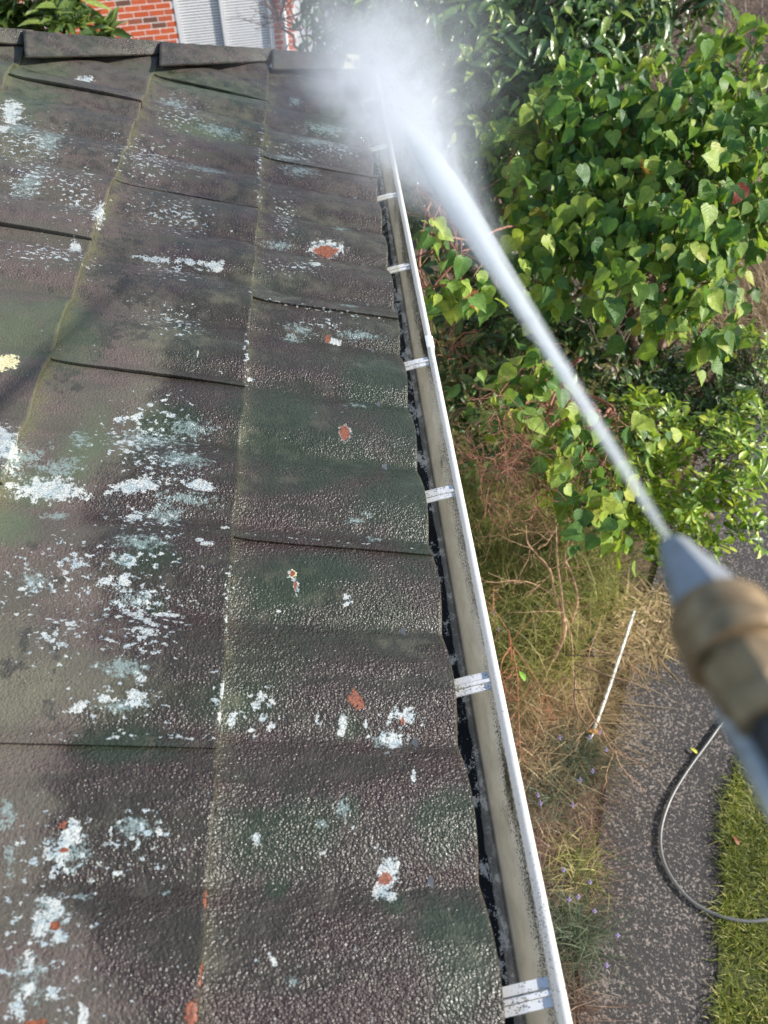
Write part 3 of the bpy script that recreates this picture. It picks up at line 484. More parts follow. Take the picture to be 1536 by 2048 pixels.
# batten and felt under the tiles, roof beyond the hip
M_felt = simple('roof_underlay', (0.02, 0.02, 0.02), 0.9)
mb = MB(); q = [rp(-2.6, -1.2, -0.05), rp(0.40, -1.2, -0.05), rp(0.40, hipy(0.40), -0.05), rp(-2.6, hipy(-2.6), -0.05)]
mb.add(q+[np.array(v)-[0, 0, 0.03] for v in q], [(0,1,2,3),(7,6,5,4),(0,4,5,1),(1,5,6,2),(2,6,7,3),(3,7,4,0)])
link('roof_underlay', mb.mesh('roof_underlay'), M_felt, house)
q = [rp(-1.478, -1.2, -0.03), rp(-1.478, hipy(-1.478), -0.03), rp(-2.6, hipy(-2.6), -0.03), rp(-2.6, -1.2, -0.03)]
link('upper_roof', mesh('upper_roof', q, [(0,3,2,1)]), M_tile, house)
a_, b_ = rp(0.44, hipy(0.44), -0.02), rp(-2.6, hipy(-2.6), -0.02); c_ = b_+[0.1, 2.6, -1.0]; d_ = np.array([a_[0], a_[1]+0.05, a_[2]])
d2 = a_+[-0.0, 0.03, -0.02]; c2 = np.array([b_[0], a_[1]+0.2, a_[2]-0.02])
link('far_roof_slope', mesh('far_roof_slope', [a_, b_, c2], [(0,2,1)], False), M_tile, house)
# hip caps: folded pieces lapping one another up the hip
def cap(l0, l1, a0, a1, lip=0.012):
    n, m = 40, 14; rows = []
    L = np.linspace(0, 1, n)[:, None]; Lw = l0*(1-L)+l1*L; Ap = a0*(1-L)+a1*L
    far = Ap+np.array([0.02, 0.11, -0.07])
    prof = [(Lw-NR*lip, 0), (Lw+NR*0.002, 0)]
    for t_ in np.linspace(0.04, 1, m): prof.append((Lw*(1-t_)+Ap*t_+NR*0.001*math.sin(math.pi*t_), t_))
    for t_ in np.linspace(0.15, 1, 5): prof.append((Ap*(1-t_)+far*t_, t_))
    P = np.stack([q[0] for q in prof], 1); P[..., 2] += 0.002*(vnoise(P[..., 0]*30, P[..., 1]*30)-0.5)
    V = P.reshape(-1, 3); k_ = P.shape[1]; i = (np.arange(n-1)[:, None]*k_+np.arange(k_-1)[None]).ravel()
    s = (V[:, 0]+NR[0])/DS[0]; at = roof_attrs(s, V[:, 1], 0*s+.5, s); at['markB'][:, 0] = 0.62; at['markB'][:, 1] = 0.35
    me = mesh('hip_cap', V, np.stack([i, i+k_, i+k_+1, i+1], 1), True, at); me.set_sharp_from_angle(angle=math.radians(50))
    o = link('hip_cap', me, M_tile, house); mo = o.modifiers.new('thickness', 'SOLIDIFY'); mo.thickness = 0.0015
def rpt(q): return rp(*q[:2], q[2])
def cpt(v, h): return rp(v[0], v[1], h)
for l0, l1, a0, a1 in [((-1.196,2.498), (-0.697,2.783), (-1.202,2.534), (-0.690,2.829)),
                       ((-0.683,2.679), (-0.306,3.004), (-0.713,2.799), (-0.295,3.045)),
                       ((-0.305,2.890), (0.107,3.259), (-0.319,3.016), (0.103,3.286)),
                       ((0.076,3.142), (0.436,3.412), (0.070,3.252), (0.433,3.479))]:
    cap(cpt(l0, 0.003), cpt(l1, 0.005), cpt(a0, 0.037), cpt(a1, 0.035), 0.004)
# ------------------------------------------------------------------ walls, fascia, gutter
M_wall = simple('painted_weatherboard', (0.55, 0.53, 0.48), 0.7, nscale=8, var=0.1)
M_fascia = simple('grey_fascia', (0.1, 0.11, 0.12), 0.6, nscale=30, var=0.3)
link('wall', MB().box((-1.6, 0.95, 1.14), (2.6, 4.3, 2.28)).mesh('wall'), M_wall, house)
link('fascia', MB().box((0.078, 1.05, H-1.17), (0.022, 4.85, 0.17)).mesh('fascia'), M_fascia, house)
link('soffit', MB().box((-0.115, 1.05, H-1.225), (0.36, 4.85, 0.012)).mesh('soffit'), M_wall, house)
t = NT('weathered_white_gutter'); p = t.pos(); X_, Y_, Z_ = t.sep(p)
nA = t.noise(t.map(p, (1, .5, 1)), 40, 5, 0.7); nB = t.noise(p, 330, 3, .7); nC = t.noise(t.map(p, (1, 0.25, 1)), 16, 4); nD = t.noise(t.map(p, (1, .4, 1)), 9, 3)
top = t.step(Z_, H-1.1175, H-1.115); outside = t.step(X_, 0.2265, 0.228)
clean = t.math('MAXIMUM', top, outside)
side = t.mix(t.step(nA, 0.35, 0.65), (0.66, 0.64, 0.57), (0.8, 0.78, 0.71))
side = t.mix(t.math('MULTIPLY', t.step(nC, 0.55, 0.66), t.step(Z_, H-1.18, H-1.14)), side, (0.2, 0.19, 0.08))
bl = t.math('ADD', nB, t.math('MULTIPLY', t.step(Z_, H-1.19, H-1.12), 0.26)); bl = t.math('ADD', bl, t.math('MULTIPLY', t.math('SUBTRACT', nC, .5), .5))
far_ = t.step(Y_, 0.4, 2.2, 0, 0.09)
side = t.mix(t.step(t.math('ADD', bl, far_), 0.76, 0.82), side, (0.045, 0.045, 0.04))
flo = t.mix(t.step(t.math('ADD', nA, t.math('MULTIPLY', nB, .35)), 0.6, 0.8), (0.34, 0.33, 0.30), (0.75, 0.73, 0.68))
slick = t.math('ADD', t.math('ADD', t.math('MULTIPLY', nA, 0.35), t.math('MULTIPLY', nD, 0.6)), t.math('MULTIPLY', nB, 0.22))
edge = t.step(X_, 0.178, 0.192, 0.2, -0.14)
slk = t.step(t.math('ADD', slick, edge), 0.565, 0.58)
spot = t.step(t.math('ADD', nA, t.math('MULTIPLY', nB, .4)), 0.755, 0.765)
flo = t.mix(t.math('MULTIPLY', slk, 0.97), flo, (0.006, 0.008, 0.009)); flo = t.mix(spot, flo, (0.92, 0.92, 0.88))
infl = t.step(X_, 0.2005, 0.1985)
seam = t.math('MULTIPLY', t.step(X_, 0.1955, 0.198), t.step(X_, 0.2025, 0.2))
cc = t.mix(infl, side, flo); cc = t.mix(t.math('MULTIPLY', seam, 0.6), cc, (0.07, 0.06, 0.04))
rim = t.mix(t.step(t.math('ADD', nB, t.math('MULTIPLY', t.noise(t.map(p, (1, .3, 1)), 11, 3), .5)), 0.915, 0.95), (0.84, 0.83, 0.80), (0.16, 0.17, 0.15))
cc = t.mix(clean, cc, rim)
gsh = (t.bsdf(cc, t.math('SUBTRACT', 0.5, t.math('MULTIPLY', t.math('MULTIPLY', slk, infl), 0.15)), t.bump(t.math('ADD', nA, nB), 0.0008)))
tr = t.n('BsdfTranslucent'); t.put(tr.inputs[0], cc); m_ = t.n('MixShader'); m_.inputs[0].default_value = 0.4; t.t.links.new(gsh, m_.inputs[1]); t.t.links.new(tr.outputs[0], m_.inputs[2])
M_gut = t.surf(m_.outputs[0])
prof = [(0.2265,-1.1120),(0.2300,-1.1085),(0.2360,-1.1085),(0.2405,-1.1125),(0.2410,-1.1180),(0.2370,-1.1225),(0.2330,-1.1250),(0.2270,-1.150),(0.2120,-1.1930),(0.2050,-1.1990),(0.0960,-1.2050),(0.0905,-1.2020),(0.0895,-1.1150),(0.0925,-1.1150),(0.0935,-1.1975),(0.0975,-1.2010),(0.1950,-1.1945),(0.2000,-1.1915),(0.2045,-1.1830),(0.2225,-1.1280),(0.2235,-1.1180)]
def extrude(prof, ys, wob=None):
    k = len(prof); V = []
    for y in ys:
        dx, dz = wob(y) if wob else (0, 0)
        V += [(x+dx, y, H+z+dz) for x, z in prof]
    F = [(i*k+j, (i+1)*k+j, (i+1)*k+(j+1) % k, i*k+(j+1) % k) for i in range(len(ys)-1) for j in range(k)]
    F += [tuple(range(k)), tuple((len(ys)-1)*k+j for j in range(k-1, -1, -1))]
    return V, F
gw = lambda y: (0.0035*math.exp(-((y-0.05)/0.35)**2)+0.0012*math.sin(y*2.1), 0.0015*math.sin(y*3.3+1))
V, F = extrude(prof, np.linspace(-0.75, 3.46, 90), gw)
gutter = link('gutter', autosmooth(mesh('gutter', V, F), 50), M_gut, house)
M_rimj = simple('white_plastic', (0.8, 0.79, 0.76), 0.4, nscale=90, var=0.12)
V, F = extrude([(0.2425-0.0195*1, -1.1075),(0.2295,-1.1055),(0.2375,-1.1055),(0.2430,-1.1100),(0.2435,-1.1200),(0.2390,-1.1270),(0.2345,-1.1270),(0.2290,-1.1290)][0:8], np.linspace(1.528, 1.575, 3), gw)
link('gutter_joiner', autosmooth(mesh('gutter_joiner', V, F)), M_rimj, gutter)
t = NT('dirty_white_bracket'); p = t.pos(); X_, Y_, Z_ = t.sep(p); nA = t.noise(p, 60, 5, .7); nB = t.noise(p, 350, 3, .7)
lich = t.step(Y_, 1.2, 2.0, 0.0, 0.12)
cc = t.mix(t.step(X_, 0.13, 0.2), (0.62, 0.57, 0.47), (0.7, 0.7, 0.69))
cc = t.mix(t.step(t.math('ADD', nB, t.math('MULTIPLY', nA, .7)), 0.94, 0.99), cc, (0.06, 0.06, 0.055))
cc = t.mix(t.step(t.math('ADD', nA, lich), 0.66, 0.7), cc, (0.6, 0.55, 0.32))
cc = t.mix(t.step(t.math('ADD', nA, t.step(X_, 0.165, 0.14, -.3, .16)), 0.66, 0.7), cc, (0.09, 0.095, 0.085))
M_brk = t.surf(t.bsdf(cc, 0.45))
bp = [(0.06,-1.136),(0.12,-1.132),(0.16,-1.126),(0.19,-1.120),(0.222,-1.1165)]
def bracket_mesh():
    mb = MB()
    strips = [(-0.0165,-0.0055,0.0),(-0.0045,0.0015,0.0035),(0.0025,0.0035,-0.001),(0.0045,0.0165,-0.001)]
    for (y0, y1, up_) in strips:
        for (xa, za), (xb, zb) in zip(bp[:-1], bp[1:]):
            dya, dyb = (xa-0.06)*0.10, (xb-0.06)*0.10; e_ = 0.0004 if xb < 0.222 else 0
            mb.hexa([(xa,y0+dya,za+up_-.003),(xb+e_,y0+dyb,zb+up_-.003),(xb+e_,y1+dyb,zb+up_-.003),(xa,y1+dya,za+up_-.003),(xa,y0+dya,za+up_),(xb+e_,y0+dyb,zb+up_),(xb+e_,y1+dyb,zb+up_),(xa,y1+dya,za+up_)])
    for x in (0.095, 0.2):
        mb.tube([(x, .012+(x-.06)*.1, -1.141+(.016 if x > .1 else 0)), (x, .012+(x-.06)*.1, -1.1375+(.016 if x > .1 else 0))], 0.003, 8)
    return mb.mesh('gutter_bracket')
bme = bracket_mesh(); bme.materials.append(M_brk)
for y in (-0.3, 0.145, 0.59, 1.028, 1.468, 1.915, 2.358, 2.735, 3.2):
    o = bpy.data.objects.new('gutter_bracket', bme); COL.objects.link(o); o.parent = gutter; o.matrix_parent_inverse = Matrix.Identity(4)
    o.location = (gw(y)[0], y, H)
# ------------------------------------------------------------------ brick house beyond the hip
WA = math.radians(15); WD = np.array([math.cos(WA), math.sin(WA), 0]); WN = np.array([math.sin(WA), -math.cos(WA), 0]); WO = np.array((-3.419,13.857,-0.094))*[1, 1, 0]
def wp_(u, z, o=0.0): return WO+WD*u+WN*o+np.array([0, 0, z])
WR = [[WD[0], -WN[0], 0], [WD[1], -WN[1], 0], [0, 0, 1]]
bh = thing('brick_house', tuple(wp_(0.5, -2.2)), 'red brick house behind the hip with white louvre shutters on its window', 'house')
M_mortar = simple('mortar', (0.88, 0.82, 0.76), 0.9, nscale=60, var=0.2)
t = NT('red_brick'); r = t.n('ObjectInfo').outputs['Random']; n = t.noise(t.pos(), 55, 4, .7)
c = t.ramp(r, [(0, (0.52, 0.09, 0.03)), (0.45, (0.62, 0.13, 0.045)), (0.7, (0.5, 0.11, 0.05)), (0.8, (0.30, 0.10, 0.055)), (0.86, (0.2, 0.085, 0.055)), (1, (0.13, 0.07, 0.05))])
M_brick = t.surf(t.bsdf(t.mix(t.step(n, .3, .7), c, t.mix(1.0, c, (.78, .78, .78), 'MULTIPLY')), 0.9, t.bump(n, 0.004)))
def wbox(mb, u0, u1, z0, z1, o0, o1): mb.box(wp_((u0+u1)/2, (z0+z1)/2, (o0+o1)/2), (u1-u0, abs(o1-o0), z1-z0), WR); return mb
mw = MB(); wbox(mw, -6, 1.17, -2.3, 0.8, -0.2, -0.0025); wbox(mw, 2.75, 3.13, -2.3, 0.8, -0.2, -0.0025); wbox(mw, 1.17, 2.75, -2.3, -1.15, -0.2, -0.0025)
wbox(mw, 1.17, 2.75, 0.45, 0.8, -0.2, -0.0025); wbox(mw, 3.13, 6.5, -2.3, 0.8, -0.3, -0.15)
hw = link('wall', mw.mesh('wall'), M_mortar, bh)
bm_ = {}
def brick(u0, u1, zc):
    L = round(u1-u0, 3)
    if L not in bm_:
        mb = MB(); wbox(mb, 0.002, L-0.002, -0.0365, 0.0365, -0.012, 0.0); me = mb.mesh('brick'); me.transform(Matrix.Translation(-Vector(WO))); me.materials.append(M_brick); bm_[L] = me
    o = bpy.data.objects.new('brick', bm_[L]); COL.objects.link(o); o.parent = hw; o.matrix_parent_inverse = Matrix.Identity(4)
    o.location = Vector(wp_(u0, zc, 0.0015*random.random()))
row = 0; z = -1.02
while z < 0.62:
    for (a, b) in ((-1.75, 1.168), (2.752, 3.128)):
        u = a-(0.12 if row % 2 else 0.0)
        while u < b-0.03:
            u1 = min(u+0.23, b); uu = max(u, a)
            if u1-uu > 0.04: brick(uu, u1, z)
            u += 0.24
    z += 0.086; row += 1
M_white = simple('white_window_paint', (0.6, 0.61, 0.62), 0.45, nscale=20, var=0.04)
M_glass = simple('dark_glass', (0.05, 0.06, 0.07), 0.1)
mb = MB()
for u0, u1 in ((1.17, 1.235), (1.895, 1.955), (2.685, 2.75)): wbox(mb, u0, u1, -1.15, 0.45, -0.08, 0.012)
wbox(mb, 1.17, 2.75, 0.38, 0.45, -0.08, 0.010); wbox(mb, 1.17, 2.75, -1.15, -1.09, -0.08, 0.02)
sh = link('window_frame', mb.mesh('window_frame'), M_white, bh)
slm = {}
for (u0, u1) in ((1.238, 1.892), (1.958, 2.682)):
    mb = MB(); q = 0.25; co, si = math.cos(q), math.sin(q)
    Rs = np.array(WR) @ np.array([[1, 0, 0], [0, co, si], [0, -si, co]]); mb.box(wp_((u0+u1)/2, 0, -0.045)-WO*0, (u1-u0, 0.007, 0.026), Rs)
    me = mb.mesh('slat'); me.materials.append(M_white)
    for i in range(36):
        o = bpy.data.objects.new('slat', me); COL.objects.link(o); o.parent = sh; o.matrix_parent_inverse = Matrix.Identity(4); o.location = (0, 0, -1.06+i*0.04)
    mb = MB(); wbox(mb, u0, u1, -1.1, 0.38, -0.12, -0.10); link('pane', mb.mesh('pane'), M_glass, sh)
mb = MB(); mb.tube([wp_(2.93, -2.2, 0.06), wp_(2.93, 0.72, 0.06)], 0.04, 12); link('downpipe', mb.mesh('downpipe', True), M_white, bh)
mb = MB(); wbox(mb, 3.14, 5.6, -2.2, 0.3, -0.15, -0.11)
link('garage_door', mb.mesh('garage_door'), simple('pale_grey_door', (0.5, 0.51, 0.54), 0.6, nscale=5, var=0.1), bh)
mb = MB(); wbox(mb, -6, 6.6, 0.72, 0.86, -0.4, 0.17); link('eave', mb.mesh('eave'), M_white, bh)
mb = MB(); a = wp_(-6, 0.87, 0.2); b = wp_(6.6, 0.87, 0.2); c_ = wp_(6.6, 2.5, -4.5); d_ = wp_(-6, 2.5, -4.5)
mb.add([a, b, c_, d_]+[v-np.array([0, 0, .05]) for v in (a, b, c_, d_)], [(0,1,2,3),(7,6,5,4),(0,4,5,1),(1,5,6,2),(2,6,7,3),(3,7,4,0)])
link('roof', mb.mesh('roof'), simple('grey_roofing', (0.12, 0.12, 0.13), 0.6), bh)
# ------------------------------------------------------------------ hose, stick, small litter on the path
M_hose = simple('grey_hose', (0.15, 0.15, 0.145), 0.35)
hz = 0.022
hp = [(1.992,1.665,0.020),(1.824,1.568,0.020),(1.682,1.448,0.020),(1.538,1.322,0.020),(1.419,1.200,0.020),(1.334,1.071,0.020),(1.303,0.956,0.020),(1.323,0.852,0.020),(1.380,0.765,0.020),(1.464,0.708,0.030),(1.556,0.680,0.040),(1.660,0.678,0.045),(1.844,0.699,0.040),(2.078,0.723,0.030),(2.470,0.712,0.030)]
sp = spline(hp, 12); link('garden_hose', MB().tube(sp, 0.0072, 12).mesh('garden_hose', True), M_hose, label='grey hose curving across the dark path onto the lawn', cat='hose')
mb = MB(); mb.tube(spline([(1.115,1.502,0.030),(1.270,1.746,0.050),(1.506,2.146,0.080),(1.539,2.202,0.080)], 8), 0.0085, 8)
link('white_stick', mb.mesh('white_stick', True), simple('peeling_white_stick', (0.74, 0.7, 0.62), 0.8, nscale=45, var=0.5), label='thin straight white stick lying in straw beside the path', cat='stick')
M_blk = simple('black_plastic', (0.01, 0.01, 0.012), 0.35)
mb = MB(); mb.tube(spline([(1.265,2.148,0.100),(1.280,2.118,0.120),(1.279,2.099,0.100)], 8), 0.007, 8)
link('plastic_ring', mb.mesh('plastic_ring', True), M_blk, label='small curved piece of black plastic in the long grass', cat='plastic piece')
mb = MB()
for i in range(5): 
    c0 = np.array((1.259,2.045,0.050))+np.array([-0.003*i, -0.022*i, 0]); mb.tube([c0, c0+[0.004, 0.014, 0.002]], 0.021-0.002*i, 10)
link('plastic_fitting', mb.mesh('plastic_fitting'), M_blk, label='black ribbed plastic fitting lying in grass left of the white stick', cat='fitting')
V0, F0, U0 = LEAF['oval']
def litter(name, p, ang, size, col, label, kind='oval', tilt=0.3):
    V0, F0, U0 = LEAF[kind]; me = mesh(name, V0*size*np.array([1.4, 1, 1]), F0, True, uv=U0)
    o = link(name, me, simple(name+'_paint', col, 0.6), label=label, cat='leaf'); o.location = p; o.rotation_euler = (tilt, 0.2, ang)
litter('yellow_leaf', (1.625,1.407,0.020), 0.6, 0.04, (0.5, 0.5, 0.05), 'tiny yellow leaf lying against the grey hose on the path')
litter('brown_leaf', (1.169,1.525,0.060), 1.2, 0.06, (0.45, 0.22, 0.06), 'orange brown dead leaf beside the foot of the white stick')
litter('green_leaf', (0.816,1.734,0.250), 0.3, 0.06, (0.2, 0.4, 0.05), 'lone bright green leaf beside the gutter above dry stems')
litter('dry_brown_leaf', (1.650,0.976,0.040), 0.3, 0.045, (0.22, 0.07, 0.03), 'curled dark brown leaf at the lawn edge beside the path')
# ------------------------------------------------------------------ pressure washer lance
JP = np.array((0.148,0.204,3.216)); JT = np.array([0.2, 3.4, H-1.05]); JD = (JT-JP)/np.linalg.norm(JT-JP)
e1 = np.cross(JD, [0, 0, 1]); e1 /= np.linalg.norm(e1); e2 = np.cross(e1, JD)
def lathe(prof, k=40, fac=None, rot=0.0, off=(0, 0)):
    """prof: (distance behind the nozzle tip, radius)"""
    V = []
    for L, r in prof:
        for j in range(k):
            a = 2*math.pi*j/k; q = r
            if fac: n_, d_ = fac; am = (a+rot) % (2*math.pi/n_)-math.pi/n_; q = r*(1-d_+d_*math.cos(math.pi/n_)/math.cos(am))
            V.append(JP-JD*L+e1*(q*math.cos(a)+off[0])+e2*(q*math.sin(a)+off[1]))
    n = len(prof); F = [(i*k+j, i*k+(j+1) % k, (i+1)*k+(j+1) % k, (i+1)*k+j) for i in range(n-1) for j in range(k)]
    return V, F+[tuple(range(k-1, -1, -1)), tuple((n-1)*k+j for j in range(k))]
lance = thing('pressure_washer_lance', tuple(JP-JD*0.3), 'blurred grey and brass pressure washer nozzle close up at the right edge', 'washer lance')
M_dg = simple('dark_grey_tube', (0.42, 0.42, 0.41), 0.35, nscale=45, var=0.7)
M_gn = simple('grey_nozzle', (0.25, 0.27, 0.30), 0.45, nscale=120, var=0.15)
t = NT('brass'); n = t.noise(t.pos(), 90, 4); M_brass = t.surf(t.bsdf(t.mix(t.step(n, .3, .7), (0.2, 0.135, 0.068), (0.31, 0.22, 0.12)), 0.5, t.bump(n, 0.0004), metal=0.35))
M_grip = simple('dark_grip', (0.03, 0.032, 0.036), 0.5, nscale=80, var=0.3)
V, F = lathe([(0.0, 0.0035), (-0.0015, 0.0062), (0.0005, 0.0075), (0.006, 0.0082), (0.012, 0.0098), (0.030, 0.0135), (0.046, 0.0155), (0.05, 0.0155)], 48, (6, 0.75), 0.4)
link('nozzle', autosmooth(mesh('nozzle', V, F), 25), M_gn, lance)
V, F = lathe([(0.044, 0.014), (0.0445, 0.0185), (0.047, 0.0198), (0.055, 0.0203), (0.058, 0.0192), (0.060, 0.0205), (0.068, 0.0212), (0.0705, 0.0195), (0.0710, 0.0150), (0.0745, 0.0145)], 48)
link('brass_collar', autosmooth(mesh('brass_collar', V, F), 40), M_brass, lance)
V, F = lathe([(0.0735, 0.0130), (0.0745, 0.0178), (0.0765, 0.0192), (0.092, 0.0196), (0.094, 0.018), (0.102, 0.0175), (0.103, 0.012)], 48, (6, 0.9), 0.1)
link('brass_nut', autosmooth(mesh('brass_nut', V, F), 25), M_brass, lance)
V, F = lathe([(0.100, 0.010), (0.101, 0.0125), (0.12, 0.013), (0.5, 0.013)], 32, None)
link('lance_tube', autosmooth(mesh('lance_tube', V, F), 40), M_grip, lance)
V, F = lathe([(0.084, 0.003), (0.085, 0.0045), (0.1, 0.005), (0.3, 0.0055)], 32, None, 0, (-0.0115, -0.009))
link('side_tube', autosmooth(mesh('side_tube', V, F), 40), M_dg, lance)
# ------------------------------------------------------------------ water jet and mist (volumes)
def jet_mat(name, base_w, k2, tau, z0, z1, fade1, nz):
    """density of a widening spray: object z runs along the jet, w(z) is its radius"""
    t = NT(name); x, y, z = t.sep(t.n('TexCoord').outputs['Object'])
    w = t.math('ADD', base_w, t.math('MULTIPLY', t.math('MULTIPLY', z, z), k2))
    r2 = t.math('ADD', t.math('MULTIPLY', x, x), t.math('MULTIPLY', y, y)); q = t.math('DIVIDE', r2, t.math('MULTIPLY', w, w))
    g_ = t.math('ADD', t.math('EXPONENT', t.math('MULTIPLY', q, -1.9)), t.math('MULTIPLY', t.math('EXPONENT', t.math('MULTIPLY', q, -0.42)), 0.16)); g_ = t.math('MULTIPLY', g_, t.step(q, 7.0, 3.0))
    v_ = t.comb(t.math('DIVIDE', x, w), t.math('DIVIDE', y, w), t.math('MULTIPLY', t.math('LOGARITHM', t.math('ADD', z, 0.05), 2.718), 3.0))
    nn = t.step(t.noise(v_, 1.5, 5, .7), 0.5-nz*.7, 0.5+nz*.7, 0.2, 1.75)
    d = t.math('MULTIPLY', t.math('MULTIPLY', g_, t.math('DIVIDE', tau, w)), nn)
    d = t.math('MULTIPLY', d, t.math('MULTIPLY', t.step(z, z0, z0+0.3), t.step(z, z1, fade1)))
    s = t.n('VolumePrincipled'); t.put(s.inputs['Color'], (0.80, 0.84, 0.90)); t.put(s.inputs['Density'], d); s.inputs['Anisotropy'].default_value = 0.0
    return t.vol(s.outputs[0])
def jet_obj(name, rads, mat, label=None, cat=None, k=24, **kw):
    V = []
    for z, r in rads:
        for j in range(k): a = 2*math.pi*j/k; V.append((r*math.cos(a), r*math.sin(a), z))
    n = len(rads); F = [(i*k+j, i*k+(j+1) % k, (i+1)*k+(j+1) % k, (i+1)*k+j) for i in range(n-1) for j in range(k)]
    F += [tuple(range(k-1, -1, -1)), tuple((n-1)*k+j for j in range(k))]
    o = link(name, mesh(name, V, F, True), mat, label=label, cat=cat, kind='stuff')
    o.matrix_world = Matrix.Translation(JP) @ Matrix([[e1[i], -e2[i], JD[i]] for i in range(3)]).to_4x4()
    return o
def homog(name, dens):
    t = NT(name); s = t.n('VolumePrincipled'); t.put(s.inputs['Color'], (0.84, 0.88, 0.91)); s.inputs['Density'].default_value = dens; return t.vol(s.outputs[0])
w_ = lambda z: 0.003+0.036*z*z
jet_obj('water_jet', [(-0.001, .0019), (0.05, .0024), (0.126, .0032), (0.25, .0041), (0.42, .0055), (0.62, 0.0062), (0.85, 0.0052), (1.1, 0.0032), (1.4, 0.0004)], homog('jet_core_water', 130), 'straight white jet of water leaving the brass nozzle', 'water jet')
jet_obj('jet_spray', [(0.02, .0032), (0.126, .0054), (0.25, .0075), (0.42, .0115), (0.62, .016), (0.85, 0.019), (1.1, 0.018), (1.4, 0.009), (1.75, 0.0005)], homog('jet_sheath_water', 20), 'fine white spray wrapped round the water jet', 'water spray')
zz = [0.45, 0.7, 1.0, 1.3, 1.55]
jet_obj('spreading_spray', [(z, 2.6*w_(z)+0.004) for z in zz], jet_mat('spray_near', 0.003, 0.034, 0.36, 0.3, 1.6, 1.3, 0.2), 'white spray widening along the middle of the jet', 'water spray')
zz = [1.29, 1.6, 2.0, 2.4, 2.8, 3.2, 3.5, 3.8, 4.1]
jet_obj('water_mist', [(z, 2.5*min(w_(z), 0.42)) for z in zz], jet_mat('spray_far', 0.003, 0.034, 0.31, 1.3, 3.9, 3.0, 0.2), 'cloud of white mist where the jet meets the far gutter corner', 'water mist')
M_dropl = simple('water_droplet', (0.85, 0.88, 0.9), 0.05)
mb = MB(); oct_ = np.array([(1,0,0),(-1,0,0),(0,1,0),(0,-1,0),(0,0,1),(0,0,-1)]); of = [(0,2,4),(2,1,4),(1,3,4),(3,0,4),(2,0,5),(1,2,5),(3,1,5),(0,3,5)]
for i in range(170):
    z = 0.6+2.9*random.random()**0.7; w = w_(z); a = random.random()*6.28; r = w*(0.8+1.3*random.random())
    q = JP+JD*z+e1*r*math.cos(a)+e2*r*math.sin(a); mb.add(oct_*(0.0007+0.001*random.random())+q, of)
for i in range(150):
    z = 0.18+1.9*random.random()**1.3; w = (w_(z)*1.1 if z > .5 else 0.004+0.02*z); a = random.random()*6.28; r_ = w*random.random()**0.6
    q = JP+JD*z+e1*r_*math.cos(a)+e2*r_*math.sin(a); dd = unit(JD+(e1*math.cos(a)+e2*math.sin(a))*r_/max(z, .3)); L_ = 0.012+0.06*random.random()*z
    mb.tube([q, q+dd*L_*.5, q+dd*L_], [0.0001, 0.0003+0.0004*random.random(), 0.0001], 4, False)
link('water_droplets', mb.mesh('water_droplets', True), M_dropl, label='bright water droplets flying round the mist', cat='water droplets', kind='stuff')
# ------------------------------------------------------------------ ground cover
BED = [(0.28,0.45),(0.78,0.5),(0.98,0.9),(1.16,1.4),(1.3,1.8),(1.55,2.3),(1.6,3.0),(0.3,3.2)]
grass('tall_grass', 5200, [(0.28,2.0),(1.05,1.8),(1.5,2.25),(1.7,3.3),(0.3,3.6)], 0.34, 0.0045, 1.0, M_tall, 'long green grass growing between the gutter and the bushes', segs=4)
grass('dry_straw', 8000, [(0.3,1.35),(0.98,1.3),(1.25,1.75),(1.35,2.3),(1.0,2.7),(0.3,2.7)], 0.21, 0.004, 1.7, M_straw, 'dry tan straw matted in the bed between gutter and path', segs=4, up=0.5, thin=(8, .5, .1))
grass('dead_stems', 13000, [(0.26,0.25),(0.78,0.38),(0.98,0.9),(1.12,1.4),(1.15,1.6),(0.26,1.8)], 0.13, 0.0035, 1.6, M_brown, 'brown dead stems lying in the bed below the near gutter', segs=3, up=0.5, thin=(11, .55, .12))
grass('straw_clump', 2600, [(0.9,1.5),(1.16,1.55),(1.3,1.85),(1.1,2.0),(0.8,1.75)], 0.13, 0.0035, 1.6, M_straw, 'pale golden straw round the foot of the white stick', segs=3, up=0.45)
grass('dead_leaves', 900, [(1.38,1.9),(1.75,2.0),(1.95,2.35),(1.5,2.35)], 0.09, 0.014, 1.8, M_straw, 'dry leaf litter on the path under the green bush', segs=2, up=0.2)
grass('dry_grass_tussock', 7000, [(2.7,4.4),(3.6,4.3),(4.6,5.2),(5.4,7.0),(3.4,7.0),(2.6,5.6)], 0.42, 0.007, 1.2, M_straw, 'pale dry grass tussocks beyond the heart-leaved tree', segs=3)
grass('dry_ground_cover', 4500, [(4.4,7),(9,9),(11,15),(6,15),(4,10)], 0.3, 0.012, 1.6, M_brown, 'brown dead stalks on the far ground at upper right', segs=2)
grass('straw_floor', 2600, [(1.75,3.0),(2.9,3.9),(3.1,4.7),(2.3,5.0),(1.6,3.8)], 0.16, 0.005, 1.7, M_straw, 'dry straw on the ground under the bushes', segs=2, up=0.4)
grass('shade_grass', 3000, [(0.3,3.2),(1.7,3.0),(2.4,4.6),(0.4,5.5)], 0.3, 0.006, 1.1, M_tall, 'dark grass under the trees behind the gutter', segs=3)
M_pet = simple('lavender_flower', (0.36, 0.28, 0.55), 0.7, nscale=80, var=0.2)
